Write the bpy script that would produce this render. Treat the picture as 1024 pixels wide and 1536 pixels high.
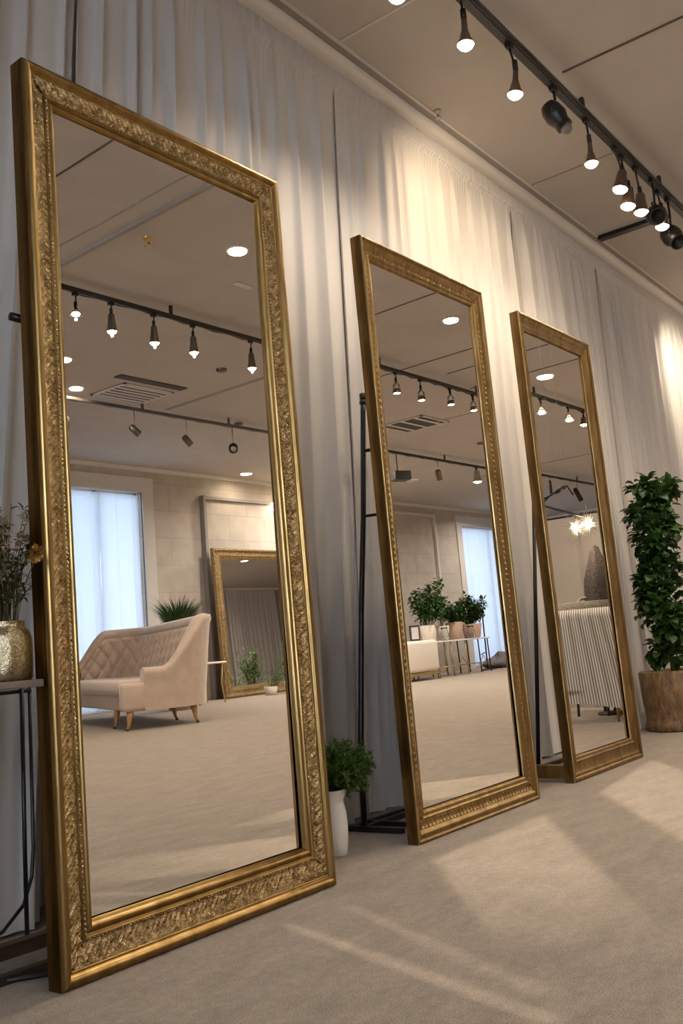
import bpy, math, random
from math import sin, cos, pi, radians, sqrt, atan2, hypot
from mathutils import Vector, Matrix, Euler
for o in list(bpy.data.objects): bpy.data.objects.remove(o)
SC = bpy.context.scene; COL = SC.collection

# ---------------------------------------------------------------- camera, world, light, exposure
def rotm(yaw, pit, roll):
    f = Vector((sin(yaw)*cos(pit), cos(yaw)*cos(pit), sin(pit)))
    r0 = Vector((cos(yaw), -sin(yaw), 0)); u0 = r0.cross(f)
    r = r0*cos(roll)+u0*sin(roll); u = -r0*sin(roll)+u0*cos(roll)
    return Matrix((r, u, -f)).transposed()
cd = bpy.data.cameras.new('camera'); cam = bpy.data.objects.new('camera', cd); COL.objects.link(cam)
cd.sensor_fit = 'VERTICAL'; cd.sensor_height = 36; cd.sensor_width = 24; cd.lens = 36*1420/1536
cd.clip_start = .02; cd.clip_end = 200
cam.matrix_world = Matrix.Translation((0, 0, .75)) @ rotm(radians(53.369), radians(8.289), radians(-5.15)).to_4x4()
SC.camera = cam
vs = SC.view_settings; vs.view_transform = 'Standard'; vs.look = 'None'; vs.gamma = 1; vs.use_curve_mapping = False
vs.exposure = 0.48
W = bpy.data.worlds.new('world'); SC.world = W; W.use_nodes = True
W.node_tree.nodes['Background'].inputs[0].default_value = (.55, .72, 1, 1); W.node_tree.nodes['Background'].inputs[1].default_value = .5
SC.cycles.max_bounces = 8; SC.cycles.glossy_bounces = 5; SC.cycles.diffuse_bounces = 5; SC.cycles.transmission_bounces = 6
SC.cycles.sample_clamp_indirect = 4

def area(name, loc, target, sx, sy, power, color, spread=180):
    l = bpy.data.lights.new(name, 'AREA'); l.shape = 'RECTANGLE'; l.size = sx; l.size_y = sy; l.energy = power; l.color = color
    l.spread = radians(spread)
    o = bpy.data.objects.new(name, l); COL.objects.link(o); o.location = loc
    o.rotation_euler = (Vector(target)-Vector(loc)).to_track_quat('-Z', 'Y').to_euler(); return o
def spot(name, loc, target, power, color=(1, .78, .5), size=100, blend=.6, rad=.03, parent=None):
    l = bpy.data.lights.new(name, 'SPOT'); l.energy = power; l.color = color; l.spot_size = radians(size); l.spot_blend = blend
    l.shadow_soft_size = rad
    o = bpy.data.objects.new(name, l); COL.objects.link(o); o.location = loc
    o.rotation_euler = (Vector(target)-Vector(loc)).to_track_quat('-Z', 'Y').to_euler(); return o
WARM = (1, .85, .67)
# daylight outside the two far-wall windows and the unseen left-wall window
YB = -7.8; X_L = -3.0
area('window_daylight', (9.2, YB-.9, 1.9), (9.2, 0, 1.7), 3.0, 3.8, 125, (.68, .82, 1))
area('window_daylight', (X_L-.5, -1.6, 1.9), (3, -.2, 1.5), 3.0, 2.9, 230, (.78, .87, 1))
area('window_daylight', (20.7, YB-.9, 1.9), (20.7, 0, 1.7), 3.4, 3.8, 120, (.68, .82, 1))

# ---------------------------------------------------------------- helpers
def tag(o, label=None, cat=None, group=None, kind=None):
    if label: o['label'] = label
    if cat: o['category'] = cat
    if group: o['group'] = group
    if kind: o['kind'] = kind
    return o
def empty(name, loc=(0, 0, 0), rz=0, label=None, cat=None, group=None, rx=0):
    o = bpy.data.objects.new(name, None); COL.objects.link(o); o.location = loc; o.rotation_euler = (rx, 0, rz)
    o.empty_display_size = .1
    return tag(o, label, cat, group)
def copy_tree(o, parent=None):
    c = o.copy(); COL.objects.link(c)
    if parent: c.parent = parent
    for ch in [k for k in o.children]:
        copy_tree(ch, c)
    return c
class MB:
    def __init__(s): s.v = []; s.f = []; s.sm = []
    def add(s, vs, fs, smooth=False, M=None):
        b = len(s.v)
        for p in vs:
            p = Vector(p); s.v.append(tuple(M @ p) if M is not None else tuple(p))
        for f in fs: s.f.append([b+i for i in f]); s.sm.append(smooth)
        return s
    def box(s, x0, x1, y0, y1, z0, z1, M=None, bev=0):
        if bev <= 0:
            vs = [(x, y, z) for x in (x0, x1) for y in (y0, y1) for z in (z0, z1)]
            return s.add(vs, [(0,1,3,2),(4,6,7,5),(0,4,5,1),(2,3,7,6),(0,2,6,4),(1,5,7,3)], M=M)
        import bmesh
        bm = bmesh.new(); bmesh.ops.create_cube(bm, size=1)
        for v in bm.verts: v.co = Vector(((x0+x1)/2+v.co.x*(x1-x0), (y0+y1)/2+v.co.y*(y1-y0), (z0+z1)/2+v.co.z*(z1-z0)))
        bmesh.ops.bevel(bm, geom=bm.edges[:], offset=bev, segments=3, affect='EDGES', profile=.5)
        bm.verts.ensure_lookup_table()
        s.add([v.co.copy() for v in bm.verts], [[v.index for v in f.verts] for f in bm.faces], True, M); bm.free(); return s
    def tube(s, pts, r, n=8, cap=True, smooth=True):
        pts = [Vector(p) for p in pts]; N = len(pts)
        rr = r if isinstance(r, (list, tuple)) else [r]*N
        vs = []; up = None
        for i, p in enumerate(pts):
            t = (pts[min(i+1, N-1)]-pts[max(i-1, 0)]).normalized()
            if up is None: up = Vector((0, 0, 1)) if abs(t.z) < .9 else Vector((1, 0, 0))
            a = t.cross(up).normalized(); b = t.cross(a).normalized(); up = b.cross(t) if False else -b if False else up
            for k in range(n):
                an = 2*pi*k/n; vs.append(p+(a*cos(an)+b*sin(an))*rr[i])
        fs = [(i*n+k, i*n+(k+1) % n, (i+1)*n+(k+1) % n, (i+1)*n+k) for i in range(N-1) for k in range(n)]
        if cap: fs += [tuple(range(n))[::-1], tuple((N-1)*n+k for k in range(n))]
        return s.add(vs, fs, smooth)
    def lathe(s, prof, n=24, M=None, smooth=True, close=False):
        vs = []; N = len(prof)
        for (r, z) in prof:
            for k in range(n): vs.append((r*cos(2*pi*k/n), r*sin(2*pi*k/n), z))
        fs = [(i*n+k, i*n+(k+1) % n, (i+1)*n+(k+1) % n, (i+1)*n+k) for i in range(N-1) for k in range(n)]
        if close: fs += [tuple(range(n))[::-1], tuple((N-1)*n+k for k in range(n))]
        return s.add(vs, fs, smooth, M)
    def grid(s, nu, nv, fn, smooth=True, M=None, wrap=False):
        vs = [fn(i, j) for i in range(nu) for j in range(nv)]
        fs = [(i*nv+j, (i+1)*nv+j, (i+1)*nv+j+1, i*nv+j+1) for i in range(nu-1) for j in range(nv-1)]
        return s.add(vs, fs, smooth, M)
    def leaf(s, p, d, up, L, Wd, curl=.25, fold=.15):
        d = d.normalized(); side = d.cross(up)
        if side.length < 1e-3: side = d.cross(Vector((1, 0, 0)))
        side.normalize(); nn = side.cross(d).normalized()
        P = [p, p+d*L*.35+side*Wd*.5+nn*fold*Wd, p+d*L*.35-side*Wd*.5+nn*fold*Wd, p+d*L*.7+side*Wd*.4-nn*curl*L*.3+nn*fold*Wd, p+d*L*.7-side*Wd*.4-nn*curl*L*.3+nn*fold*Wd,
             p+d*L-nn*curl*L, p+d*L*.35, p+d*L*.7-nn*curl*L*.3]
        s.add(P, [(0,1,6),(0,6,2),(1,3,7,6),(6,7,4,2),(3,5,7),(7,5,4)], True)
    def build(s, name, mat, parent=None, sharp=None):
        me = bpy.data.meshes.new(name); me.from_pydata(s.v, [], s.f); me.validate()
        if len(me.polygons) == len(s.sm): me.polygons.foreach_set('use_smooth', s.sm)
        me.update(); me.materials.append(mat)
        o = bpy.data.objects.new(name, me); COL.objects.link(o)
        if parent: o.parent = parent
        return o
def T(x, y, z, rz=0, rx=0, ry=0, sc=1): return Matrix.Translation((x, y, z)) @ Euler((rx, ry, rz)).to_matrix().to_4x4() @ Matrix.Scale(sc, 4)

# ---------------------------------------------------------------- materials
def mat(name, col, rough=.6, metal=0, noise=None, nscale=20, bump=0, bscale=200, detail=4, emis=None, estr=0, trans=0, transl=0, stretch=None, spec=.5, sheen=0, rnoise=0):
    m = bpy.data.materials.new(name); m.use_nodes = True; nt = m.node_tree; N = nt.nodes; L = nt.links
    b = N['Principled BSDF']; out = N['Material Output']
    b.inputs['Base Color'].default_value = (*col, 1); b.inputs['Roughness'].default_value = rough; b.inputs['Metallic'].default_value = metal
    b.inputs['Specular IOR Level'].default_value = spec
    if sheen: b.inputs['Sheen Weight'].default_value = sheen
    tc = N.new('ShaderNodeTexCoord'); src = tc.outputs['Object']
    if stretch:
        mp = N.new('ShaderNodeMapping'); L.new(src, mp.inputs[0]); mp.inputs['Scale'].default_value = stretch; src = mp.outputs[0]
    if noise:
        n = N.new('ShaderNodeTexNoise'); n.inputs['Scale'].default_value = nscale; n.inputs['Detail'].default_value = detail; L.new(src, n.inputs[0])
        mx = N.new('ShaderNodeMix'); mx.data_type = 'RGBA'; mx.inputs[6].default_value = (*col, 1); mx.inputs[7].default_value = (*noise, 1)
        rp = N.new('ShaderNodeMapRange'); rp.inputs[1].default_value = .35; rp.inputs[2].default_value = .65; L.new(n.outputs[0], rp.inputs[0]); L.new(rp.outputs[0], mx.inputs[0])
        L.new(mx.outputs[2], b.inputs['Base Color'])
        if rnoise:
            r2 = N.new('ShaderNodeMapRange'); r2.inputs[3].default_value = rough-rnoise; r2.inputs[4].default_value = rough+rnoise; L.new(n.outputs[0], r2.inputs[0]); L.new(r2.outputs[0], b.inputs['Roughness'])
    if bump:
        n2 = N.new('ShaderNodeTexNoise'); n2.inputs['Scale'].default_value = bscale; n2.inputs['Detail'].default_value = 3; L.new(src, n2.inputs[0])
        bp = N.new('ShaderNodeBump'); bp.inputs['Strength'].default_value = bump; bp.inputs['Distance'].default_value = .01; L.new(n2.outputs[0], bp.inputs['Height']); L.new(bp.outputs[0], b.inputs['Normal'])
    if emis: b.inputs['Emission Color'].default_value = (*emis, 1); b.inputs['Emission Strength'].default_value = estr
    if trans: b.inputs['Transmission Weight'].default_value = trans; b.inputs['IOR'].default_value = 1.45
    if transl:
        tr = N.new('ShaderNodeBsdfTranslucent'); tr.inputs[0].default_value = (*col, 1); ms = N.new('ShaderNodeMixShader'); ms.inputs[0].default_value = transl
        L.new(b.outputs[0], ms.inputs[1]); L.new(tr.outputs[0], ms.inputs[2]); L.new(ms.outputs[0], out.inputs[0])
    return m
M = {}
M['drape'] = mat('drape_fabric', (.67, .63, .595), .85, transl=.12, bump=.05, bscale=900, sheen=.3)
M['sheer'] = mat('sheer_fabric', (.66, .72, .82), .9, transl=.6)
M['ceiling'] = mat('ceiling_paint', (.50, .46, .42), .85, noise=(.47, .43, .395), nscale=3)
M['trimwhite'] = mat('white_trim', (.72, .68, .63), .5)
M['seam'] = mat('seam_dark', (.10, .085, .07), .8)
M['seamgrey'] = mat('seam_grey', (.33, .30, .27), .8)
M['perim'] = mat('gap_shade_and_trim', (.30, .28, .265), .85)  # grey shared by the painted-in shadow gap and the pilaster trim
M['wallpaint'] = mat('wall_paint', (.6, .57, .54), .8)
M['gold'] = mat('gold_leaf', (.36, .235, .092), .33, 1, noise=(.24, .15, .052), nscale=9, rnoise=.10, stretch=(3, 3, .6))
M['goldband'] = mat('gold_relief', (.56, .42, .215), .24, 1, noise=(.22, .135, .05), nscale=55, bump=.5, bscale=330, rnoise=.1)
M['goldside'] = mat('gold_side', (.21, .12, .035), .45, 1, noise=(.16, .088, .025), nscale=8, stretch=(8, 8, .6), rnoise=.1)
M['gold2'] = mat('satin_gold', (.36, .24, .10), .34, 1, noise=(.23, .145, .055), nscale=12, rnoise=.08, stretch=(3, 3, .6))
M['gold3'] = mat('old_gold', (.31, .20, .08), .40, 1, noise=(.20, .12, .045), nscale=10, rnoise=.08, stretch=(3, 3, .6))
M['bark'] = mat('backing_board', (.08, .05, .03), .8)
mm = mat('mirror_silver', (.93, .92, .89), 0.0, 1); M['mirror'] = mm
M['black'] = mat('black_metal', (.018, .017, .018), .4, .3)
M['blacksat'] = mat('black_paint', (.03, .028, .028), .5)
M['pewter'] = mat('pewter_metal', (.17, .15, .135), .42, .8)
M['bronze'] = mat('bronze_can', (.16, .115, .085), .45, .6)
M['steel'] = mat('brushed_steel', (.5, .48, .46), .3, 1)
M['bulb'] = mat('lit_bulb', (1, .9, .7), .3, emis=(1, .80, .52), estr=28)
M['bulboff'] = mat('unlit_bulb', (.75, .72, .66), .08, trans=.8)
M['vent'] = mat('vent_metal', (.62, .58, .54), .5)
M['ventdark'] = mat('vent_dark', (.05, .045, .04), .7)
M['tin'] = mat('mercury_glass', (.52, .44, .29), .22, 1, noise=(.30, .24, .14), nscale=150, bump=.25, bscale=300, rnoise=.1)
M['tabletop'] = mat('table_wood', (.20, .16, .13), .5, noise=(.14, .11, .09), nscale=10, stretch=(1, 8, 8))
M['darkwood'] = mat('dark_wood', (.035, .02, .012), .5, noise=(.06, .035, .02), nscale=8, stretch=(2, 8, 8))
M['ceramic'] = mat('white_ceramic', (.74, .73, .72), .35)
M['leafbush'] = mat('bush_leaf', (.085, .175, .028), .5, noise=(.035, .09, .015), nscale=25, transl=.25)
M['leafdark'] = mat('dark_leaf', (.022, .062, .013), .38, noise=(.045, .11, .02), nscale=7, transl=.15)
M['leafdry'] = mat('dry_leaf', (.12, .12, .055), .7, noise=(.07, .09, .035), nscale=15, transl=.2)
M['petal'] = mat('dry_petal', (.50, .40, .27), .8, noise=(.36, .27, .16), nscale=60)
M['goldflower'] = mat('gold_petal', (.62, .40, .12), .4, .6, noise=(.40, .24, .06), nscale=80)
M['stem'] = mat('stem', (.10, .09, .04), .7)
M['basket'] = mat('carved_wood_pot', (.085, .045, .018), .5, noise=(.24, .14, .055), nscale=32, detail=8, stretch=(1, 1, .45), bump=1, bscale=60)
M['soil'] = mat('soil', (.04, .03, .02), .95, bump=.8, bscale=60)
M['sofa'] = mat('sofa_velvet', (.50, .385, .31), .75, noise=(.45, .345, .275), nscale=12, sheen=.5, bump=.03, bscale=500)
M['sofaleg'] = mat('sofa_leg_wood', (.42, .24, .09), .4)
M['darktip'] = mat('dark_tip', (.05, .03, .02), .5)
M['brassrod'] = mat('brass', (.62, .44, .20), .3, 1)
M['whitecloth'] = mat('white_cloth', (.72, .64, .55), .85, bump=.1, bscale=50)
M['terracotta'] = mat('pale_terracotta', (.48, .32, .24), .8)
M['creampot'] = mat('cream_pot', (.62, .55, .47), .6)
M['glass'] = mat('clear_glass', (.95, .95, .95), .05, trans=1)
M['sack'] = mat('grey_sack', (.16, .145, .14), .9, noise=(.09, .08, .08), nscale=10)
M['white'] = mat('white_paint', (.75, .73, .7), .5)
M['taupe'] = mat('taupe_drape', (.36, .31, .265), .85, sheen=.2, transl=.1)
M['fur'] = mat('speckled_knit', (.13, .10, .08), .9, noise=(.02, .017, .016), nscale=90, bump=.8, bscale=120)
M['straw'] = mat('woven_straw', (.50, .43, .36), .8, noise=(.22, .18, .15), nscale=50, stretch=(1, 1, 3), bump=.6, bscale=90)

def carpet():
    m = bpy.data.materials.new('carpet'); m.use_nodes = True; nt = m.node_tree; N = nt.nodes; L = nt.links; b = N['Principled BSDF']
    b.inputs['Roughness'].default_value = .95; b.inputs['Specular IOR Level'].default_value = .1; b.inputs['Sheen Weight'].default_value = .25
    g = N.new('ShaderNodeNewGeometry')
    def noise(sc, det, stretch=None):
        n = N.new('ShaderNodeTexNoise'); n.inputs['Scale'].default_value = sc; n.inputs['Detail'].default_value = det
        if stretch:
            mp = N.new('ShaderNodeMapping'); mp.inputs['Scale'].default_value = stretch; L.new(g.outputs['Position'], mp.inputs[0]); L.new(mp.outputs[0], n.inputs[0])
        else: L.new(g.outputs['Position'], n.inputs[0])
        return n.outputs[0]
    a = noise(260, 4); c = noise(5, 5, (1, 2.4, 1)); d = noise(38, 4)
    def mr(x, a0, a1, b0, b1):
        q = N.new('ShaderNodeMapRange'); q.inputs[1].default_value = a0; q.inputs[2].default_value = a1; q.inputs[3].default_value = b0; q.inputs[4].default_value = b1; L.new(x, q.inputs[0]); return q.outputs[0]
    def mul(x, y):
        q = N.new('ShaderNodeMath'); q.operation = 'MULTIPLY'; L.new(x, q.inputs[0]); L.new(y, q.inputs[1]); return q.outputs[0]
    f = mul(mul(mr(a, .3, .7, .5, 1.5), mr(c, .3, .7, .86, 1.14)), mr(d, .3, .7, .87, 1.13))
    v = N.new('ShaderNodeVectorMath'); v.operation = 'SCALE'; v.inputs[0].default_value = (.272, .219, .168); L.new(f, v.inputs['Scale'])
    L.new(v.outputs[0], b.inputs['Base Color'])
    bp = N.new('ShaderNodeBump'); bp.inputs['Strength'].default_value = .5; bp.inputs['Distance'].default_value = .006; L.new(a, bp.inputs['Height']); L.new(bp.outputs[0], b.inputs['Normal'])
    return m
M['carpet'] = carpet()
def blockwall():
    m = bpy.data.materials.new('painted_concrete'); m.use_nodes = True; nt = m.node_tree; N = nt.nodes; L = nt.links; b = N['Principled BSDF']
    b.inputs['Roughness'].default_value = .85
    tc = N.new('ShaderNodeTexCoord'); mp = N.new('ShaderNodeMapping'); mp.inputs['Rotation'].default_value = (radians(90), 0, 0); L.new(tc.outputs['Object'], mp.inputs[0])
    br = N.new('ShaderNodeTexBrick'); L.new(mp.outputs[0], br.inputs[0]); br.inputs['Scale'].default_value = 1
    br.inputs['Color1'].default_value = (.50, .44, .385, 1); br.inputs['Color2'].default_value = (.47, .415, .36, 1); br.inputs['Mortar'].default_value = (.43, .38, .335, 1)
    br.inputs['Brick Width'].default_value = .9; br.inputs['Row Height'].default_value = .45; br.inputs['Mortar Size'].default_value = .012
    n = N.new('ShaderNodeTexNoise'); n.inputs['Scale'].default_value = 4; n.inputs['Detail'].default_value = 8; L.new(tc.outputs['Object'], n.inputs[0])
    mx = N.new('ShaderNodeMix'); mx.data_type = 'RGBA'; mx.blend_type = 'MULTIPLY'; mx.inputs[0].default_value = .35; L.new(br.outputs[0], mx.inputs[6])
    cr = N.new('ShaderNodeMapRange'); cr.inputs[1].default_value = .35; cr.inputs[2].default_value = .65; cr.inputs[3].default_value = .72; cr.inputs[4].default_value = 1.1; L.new(n.outputs[0], cr.inputs[0]); L.new(cr.outputs[0], mx.inputs[7])
    L.new(mx.outputs[2], b.inputs['Base Color']); return m
M['block'] = blockwall()
def stripes():
    m = bpy.data.materials.new('striped_throw'); m.use_nodes = True; nt = m.node_tree; N = nt.nodes; L = nt.links; b = N['Principled BSDF']
    b.inputs['Roughness'].default_value = .9
    uv = N.new('ShaderNodeUVMap'); sp = N.new('ShaderNodeSeparateXYZ'); L.new(uv.outputs[0], sp.inputs[0])
    w = N.new('ShaderNodeMath'); w.operation = 'MULTIPLY'; w.inputs[1].default_value = 33*2*pi; L.new(sp.outputs[0], w.inputs[0])
    s = N.new('ShaderNodeMath'); s.operation = 'SINE'; L.new(w.outputs[0], s.inputs[0])
    cr = N.new('ShaderNodeMapRange'); cr.inputs[1].default_value = -.35; cr.inputs[2].default_value = .25; L.new(s.outputs[0], cr.inputs[0])
    mx = N.new('ShaderNodeMix'); mx.data_type = 'RGBA'; mx.inputs[6].default_value = (.22, .185, .155, 1); mx.inputs[7].default_value = (.66, .62, .57, 1); L.new(cr.outputs[0], mx.inputs[0]); L.new(mx.outputs[2], b.inputs['Base Color'])
    return m
M['stripe'] = stripes()

# ---------------------------------------------------------------- setting
X0, X1, YF, H = -3.0, 23.5, 2.85, 3.83
def struct(name, mb, m): return tag(mb.build(name, m), kind='structure')
struct('floor', MB().box(X0, X1, YB, YF, -.1, 0), M['carpet'])
struct('ceiling', MB().box(X0, X1, YB, YF, H, H+.1), M['ceiling'])
struct('wall_front', MB().box(X0, X1, YF, YF+.15, 0, H), M['wallpaint'])
wl = MB(); wl.box(X0-.15, X0, YB, -3.1, 0, H).box(X0-.15, X0, -.1, YF, 0, H).box(X0-.15, X0, -3.1, -.1, 0, .35).box(X0-.15, X0, -3.1, -.1, 3.4, H); struct('wall_left', wl, M['wallpaint'])
w3 = MB()
for (y0, y1, q0, q1) in ((-3.1, -3.04, .35, 3.4), (-.16, -.1, .35, 3.4), (-3.1, -.1, .35, .41), (-3.1, -.1, 3.34, 3.4), (-1.63, -1.57, .35, 3.4)): w3.box(X0-.12, X0-.05, y0, y1, q0, q1)
w3 = struct('window_3', w3, M['white']); MB().box(X0-.09, X0-.085, -3.05, -.15, .4, 3.35).build('pane', M['glass'], w3)
struct('wall_right', MB().box(X1, X1+.15, YB, YF, 0, H), M['wallpaint'])
WINS = [(8.15, 9.78, 0.02, 3.42), (19.55, 22.2, 0.05, 3.42)]
b = MB(); xs = X0
for (a, c, z0, z1) in WINS:
    b.box(xs, a, YB-.25, YB, 0, H); b.box(a, c, YB-.25, YB, z1, H); b.box(a, c, YB-.25, YB, -.05, z0); xs = c
b.box(xs, X1, YB-.25, YB, 0, H)
struct('wall_back', b, M['block'])
for i, (a, c, z0, z1) in enumerate(WINS):
    b = MB()
    for (x0, x1, q0, q1) in ((a-.22, a, 0, z1+.24), (c, c+.22, 0, z1+.24), (a, c, z1, z1+.24)): b.box(x0, x1, YB-.02, YB+.03, q0, q1)
    w = struct('window_%d' % (i+1), b, M['wallpaint'])
    fr = MB(); cx = (a+c)/2
    for (x0, x1, q0, q1) in ((a, a+.06, z0, z1), (c-.06, c, z0, z1), (a, c, z0, z0+.06), (a, c, z1-.06, z1), (cx-.03, cx+.03, z0, z1)): fr.box(x0, x1, YB-.2, YB-.14, q0, q1)
    fr.build('window_frame', M['white'], w)
    MB().box(a+.05, c-.05, YB-.175, YB-.17, z0+.05, z1-.05).build('pane', M['glass'], w)
# pilaster, raised panels and cable duct on the far wall
b = MB(); b.box(11.03, 11.09, YB, YB+.10, 0, 3.45); b.box(11.09, 13.2, YB, YB+.05, 3.40, 3.45)
struct('trim_1', b, M['perim'])
b = MB(); b.box(18.35, 18.42, YB, YB+.06, 0, 3.62); b.box(16.0, 18.35, YB, YB+.05, 3.57, 3.62); struct('trim_2', b, M['wallpaint'])
b = MB(); b.box(X0, X1, YB, YB+.05, H-.06, H); struct('trim_3', b, M['trimwhite'])
# cornice over the drapes
b = MB(); prof = [(2.66, 3.775), (2.585, 3.78), (2.565, 3.79), (2.55, 3.81), (2.548, H)]
b.grid(2, len(prof), lambda i, j: ((X0, X1)[i], prof[j][0], prof[j][1]), True); b.box(X0, X1, 2.66, YF, 3.765, H); struct('trim_4', b, M['trimwhite'])
b = MB(); b.box(X0, X1, 2.505, 2.548, H-.004, H); struct('trim_5', b, M['perim'])  # shadow gap beside the cornice, its shade put in as a dark strip
b = MB(); b.box(X0, X1, 2.49, 2.507, H-.008, H); struct('trim_6', b, M['vent'])
n_t = 7
for (x, y0, y1, w, mk, d) in [(3.70, 1.82, 2.49, .012, 'vent', .006), (4.80, .2, 1.76, .010, 'seam', .008), (3.42, -1.5, .6, .012, 'seam', .006), (7.05, -2.2, .9, .012, 'seam', .006), (8.75, -2.6, .3, .014, 'seam', .006),
     (9.35, -1.4, .6, .016, 'seam', .006), (10.17, -1.6, .6, .016, 'seam', .006), (16.0, -5, 0, .03, 'seamgrey', .006), (7.75, -4.7, -2.2, .05, 'seamgrey', .01), (11.3, -2.9, -1.6, .03, 'seamgrey', .006), (5.9, 1.82, 2.49, .01, 'seamgrey', .005)]:
    struct('trim_%d' % n_t, MB().box(x-w/2, x+w/2, y0, y1, H-d, H), M[mk]); n_t += 1
b = MB(); b.box(6.30, 9.6, 2.555, 2.575, 0, .10); b.box(6.30, 9.6, 2.562, 2.575, .10, .112); struct('baseboard_front', b, M['trimwhite'])

# ---------------------------------------------------------------- drapes along the front wall
def drape(name, x0, x1, y, z0, z1, m, seed, amp=.05, fold=.14, head=.11, slant=.03, label=None, cat='curtain', group=None, n_per=60, kick=.02, axis='x', hd=True):
    rnd = random.Random(seed); W_ = x1-x0
    nx = int(W_*n_per)+2
    # cumulative fold phase with irregular widths
    folds = []; x = 0
    while x < W_+.3: w = fold*rnd.uniform(.55, 1.6); folds.append((x, w, rnd.uniform(.5, 1.25), rnd.uniform(-.04, .04))); x += w
    zs = [z1, z1-.015, z1-.05, z1-.09, z1-head+.007, z1-head, z1-head-.03, z1-head-.1, z1-head-.25]
    nz = 12; zl = zs[-1]; zs += [zl+(z0-zl)*(k+1)/nz for k in range(nz)]
    def prof(xx, t):
        for k, (a, w, am, dr) in enumerate(folds):
            if a <= xx < a+w:
                u_ = (xx-a)/w
                d_ = min(u_, 1-u_)*w; return am*(.85*math.exp(-(d_/(.011+.012*t))**2)+.22*sin(pi*u_)*(1 if k % 2 else -.3)+(.25*u_ if k % 3 == 0 else 0))
        return 0
    def fn(i, j):
        xx = W_*i/(nx-1); z = zs[j]; t = (z1-z)/(z1-z0)
        zz = z1-z
        if zz < head and hd:
            dy = .006*sin(xx*2*pi/.03)+.003*sin(xx*2*pi/.047+seed)-(.022 if .01 < zz < head-.005 else .004)
        else:
            g = min(1, (zz-head)/.30) if hd else 1
            big = prof(xx, t); dy = -amp*(.25+.75*g)*(big-.4)*(1+.5*t) + .012*sin(xx*9+seed+t*3)*t + (1-g)**3*.005*sin(xx*2*pi/.03)
            dy += -kick*max(0, t-.93)/.07*.5
        xo = -(max(.02, min(.10, .10-.015*(x0+xx-1.8))) if slant else 0)*zz + .012*sin(z*2.1+xx*5+seed)*t
        return (x0+xx+xo, y+dy, z) if axis == 'x' else (y+dy, x0+xx+xo, z)
    o = MB().grid(nx, len(zs), fn).build(name, m)
    return tag(o, label, cat, group)
FR = 'ivory gathered drapes along the wall behind the mirrors'
panels = [(-2.6, .6, 'ivory drape panel at the far left of the wall, outside the tall left mirror', 1), (.6, 2.18, 'grey-lit ivory drape behind the left part of the largest mirror and the gold jar', 2),
  (2.18, 3.80, 'ivory drape panel behind the top right corner of the largest mirror', 3), (3.80, 5.80, 'brightest ivory drape panel, lit by a spotlight above the middle mirror', 4),
  (5.80, 7.30, 'ivory drape panel behind the upper half of the farthest mirror', 5), (7.30, 9.6, 'rightmost ivory drape panel above the tall potted ficus', 6)]
for (a, c, lab, sd) in panels:
    drape('curtain', a, c+.01, 2.625, .012 if a < 6.5 else .03, 3.775, M['drape'], sd, label=lab, n_per=190)

for k, (a, c) in enumerate(((9.6, 13.2), (13.2, 17), (17, 21), (21, 23.3))):
    drape('curtain', a, c, 2.625, .03, 3.775, M['drape'], 60+k, label='ivory drape on the far stretch of wall beyond the partition, ' + ['first after the ficus', 'second after the ficus', 'third after the ficus', 'last, in the room corner'][k], n_per=30, hd=False)
# ---------------------------------------------------------------- mirrors
def frame_mesh(Wd, Ht, ws, qs, hs, step, hfun=None):
    """sweep the profile (q fraction, h depth) round the four sides with mitred corners"""
    wl, wr, wb, wt = ws; b = MB()
    bars = [((0, 0), (0, 1)), ((0, 1), (1, 1)), ((1, 1), (1, 0)), ((1, 0), (0, 0))]
    for (c0, c1) in bars:
        def corner(c, q):
            return (q*wl if c[0] == 0 else Wd-q*wr, q*wb if c[1] == 0 else Ht-q*wt)
        L = hypot((c1[0]-c0[0])*Wd, (c1[1]-c0[1])*Ht); n = max(2, int(L/step)+1)
        def fn(i, j):
            q = qs[j]; t = i/(n-1); a = corner(c0, q); e = corner(c1, q)
            x = a[0]+(e[0]-a[0])*t; z = a[1]+(e[1]-a[1])*t
            s = (t-.5)*hypot(e[0]-a[0], e[1]-a[1])
            h = hs[j] + (hfun(s, j, min(t, 1-t)*L) if hfun else 0)
            return (x, -h, z)
        b.grid(n, len(qs), fn)
    return b
rn = random.Random(5)
HASH = [rn.random() for _ in range(4096)]
def vnoise(x, y):
    xi, yi = math.floor(x), math.floor(y); fx, fy = x-xi, y-yi; fx = fx*fx*(3-2*fx); fy = fy*fy*(3-2*fy)
    g = lambda a, c: HASH[(a*131+c*977) & 4095]
    return (g(xi, yi)*(1-fx)+g(xi+1, yi)*fx)*(1-fy)+(g(xi, yi+1)*(1-fx)+g(xi+1, yi+1)*fx)*fy
def acanthus(s, v, cd_):
    p = .058; u_ = s/p; k = u_-math.floor(u_); c = (v-.5)*2
    # S-scroll of leaves either side of a wavy stem
    stem = math.exp(-((c-.55*sin(2*pi*u_))/.16)**2)
    leaf = max(0, sin(2*pi*(u_*3+abs(c)*1.1)))*(1-abs(c))**.3
    curl = math.exp(-(((k-.5)*2.2)**2+(c+.5*math.copysign(1, sin(2*pi*u_)))**2)/.08)
    edge = min(1, (1-abs(c))*5)
    corner_boost = 1.35 if cd_ < .14 else 1
    return (.0032*stem+.0036*leaf+.003*curl+.0022*vnoise(s*330, v*11))*edge*corner_boost
def leafband(s, v, cd_):
    p = .026; u_ = s/p; k = abs((u_-math.floor(u_))-.5)*2; c = v
    return .0035*max(0, 1-(k/(.25+.75*c))**2)*min(1, (1-c)*6)*min(1, c*6)+.0006*vnoise(s*300, v*8)
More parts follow.
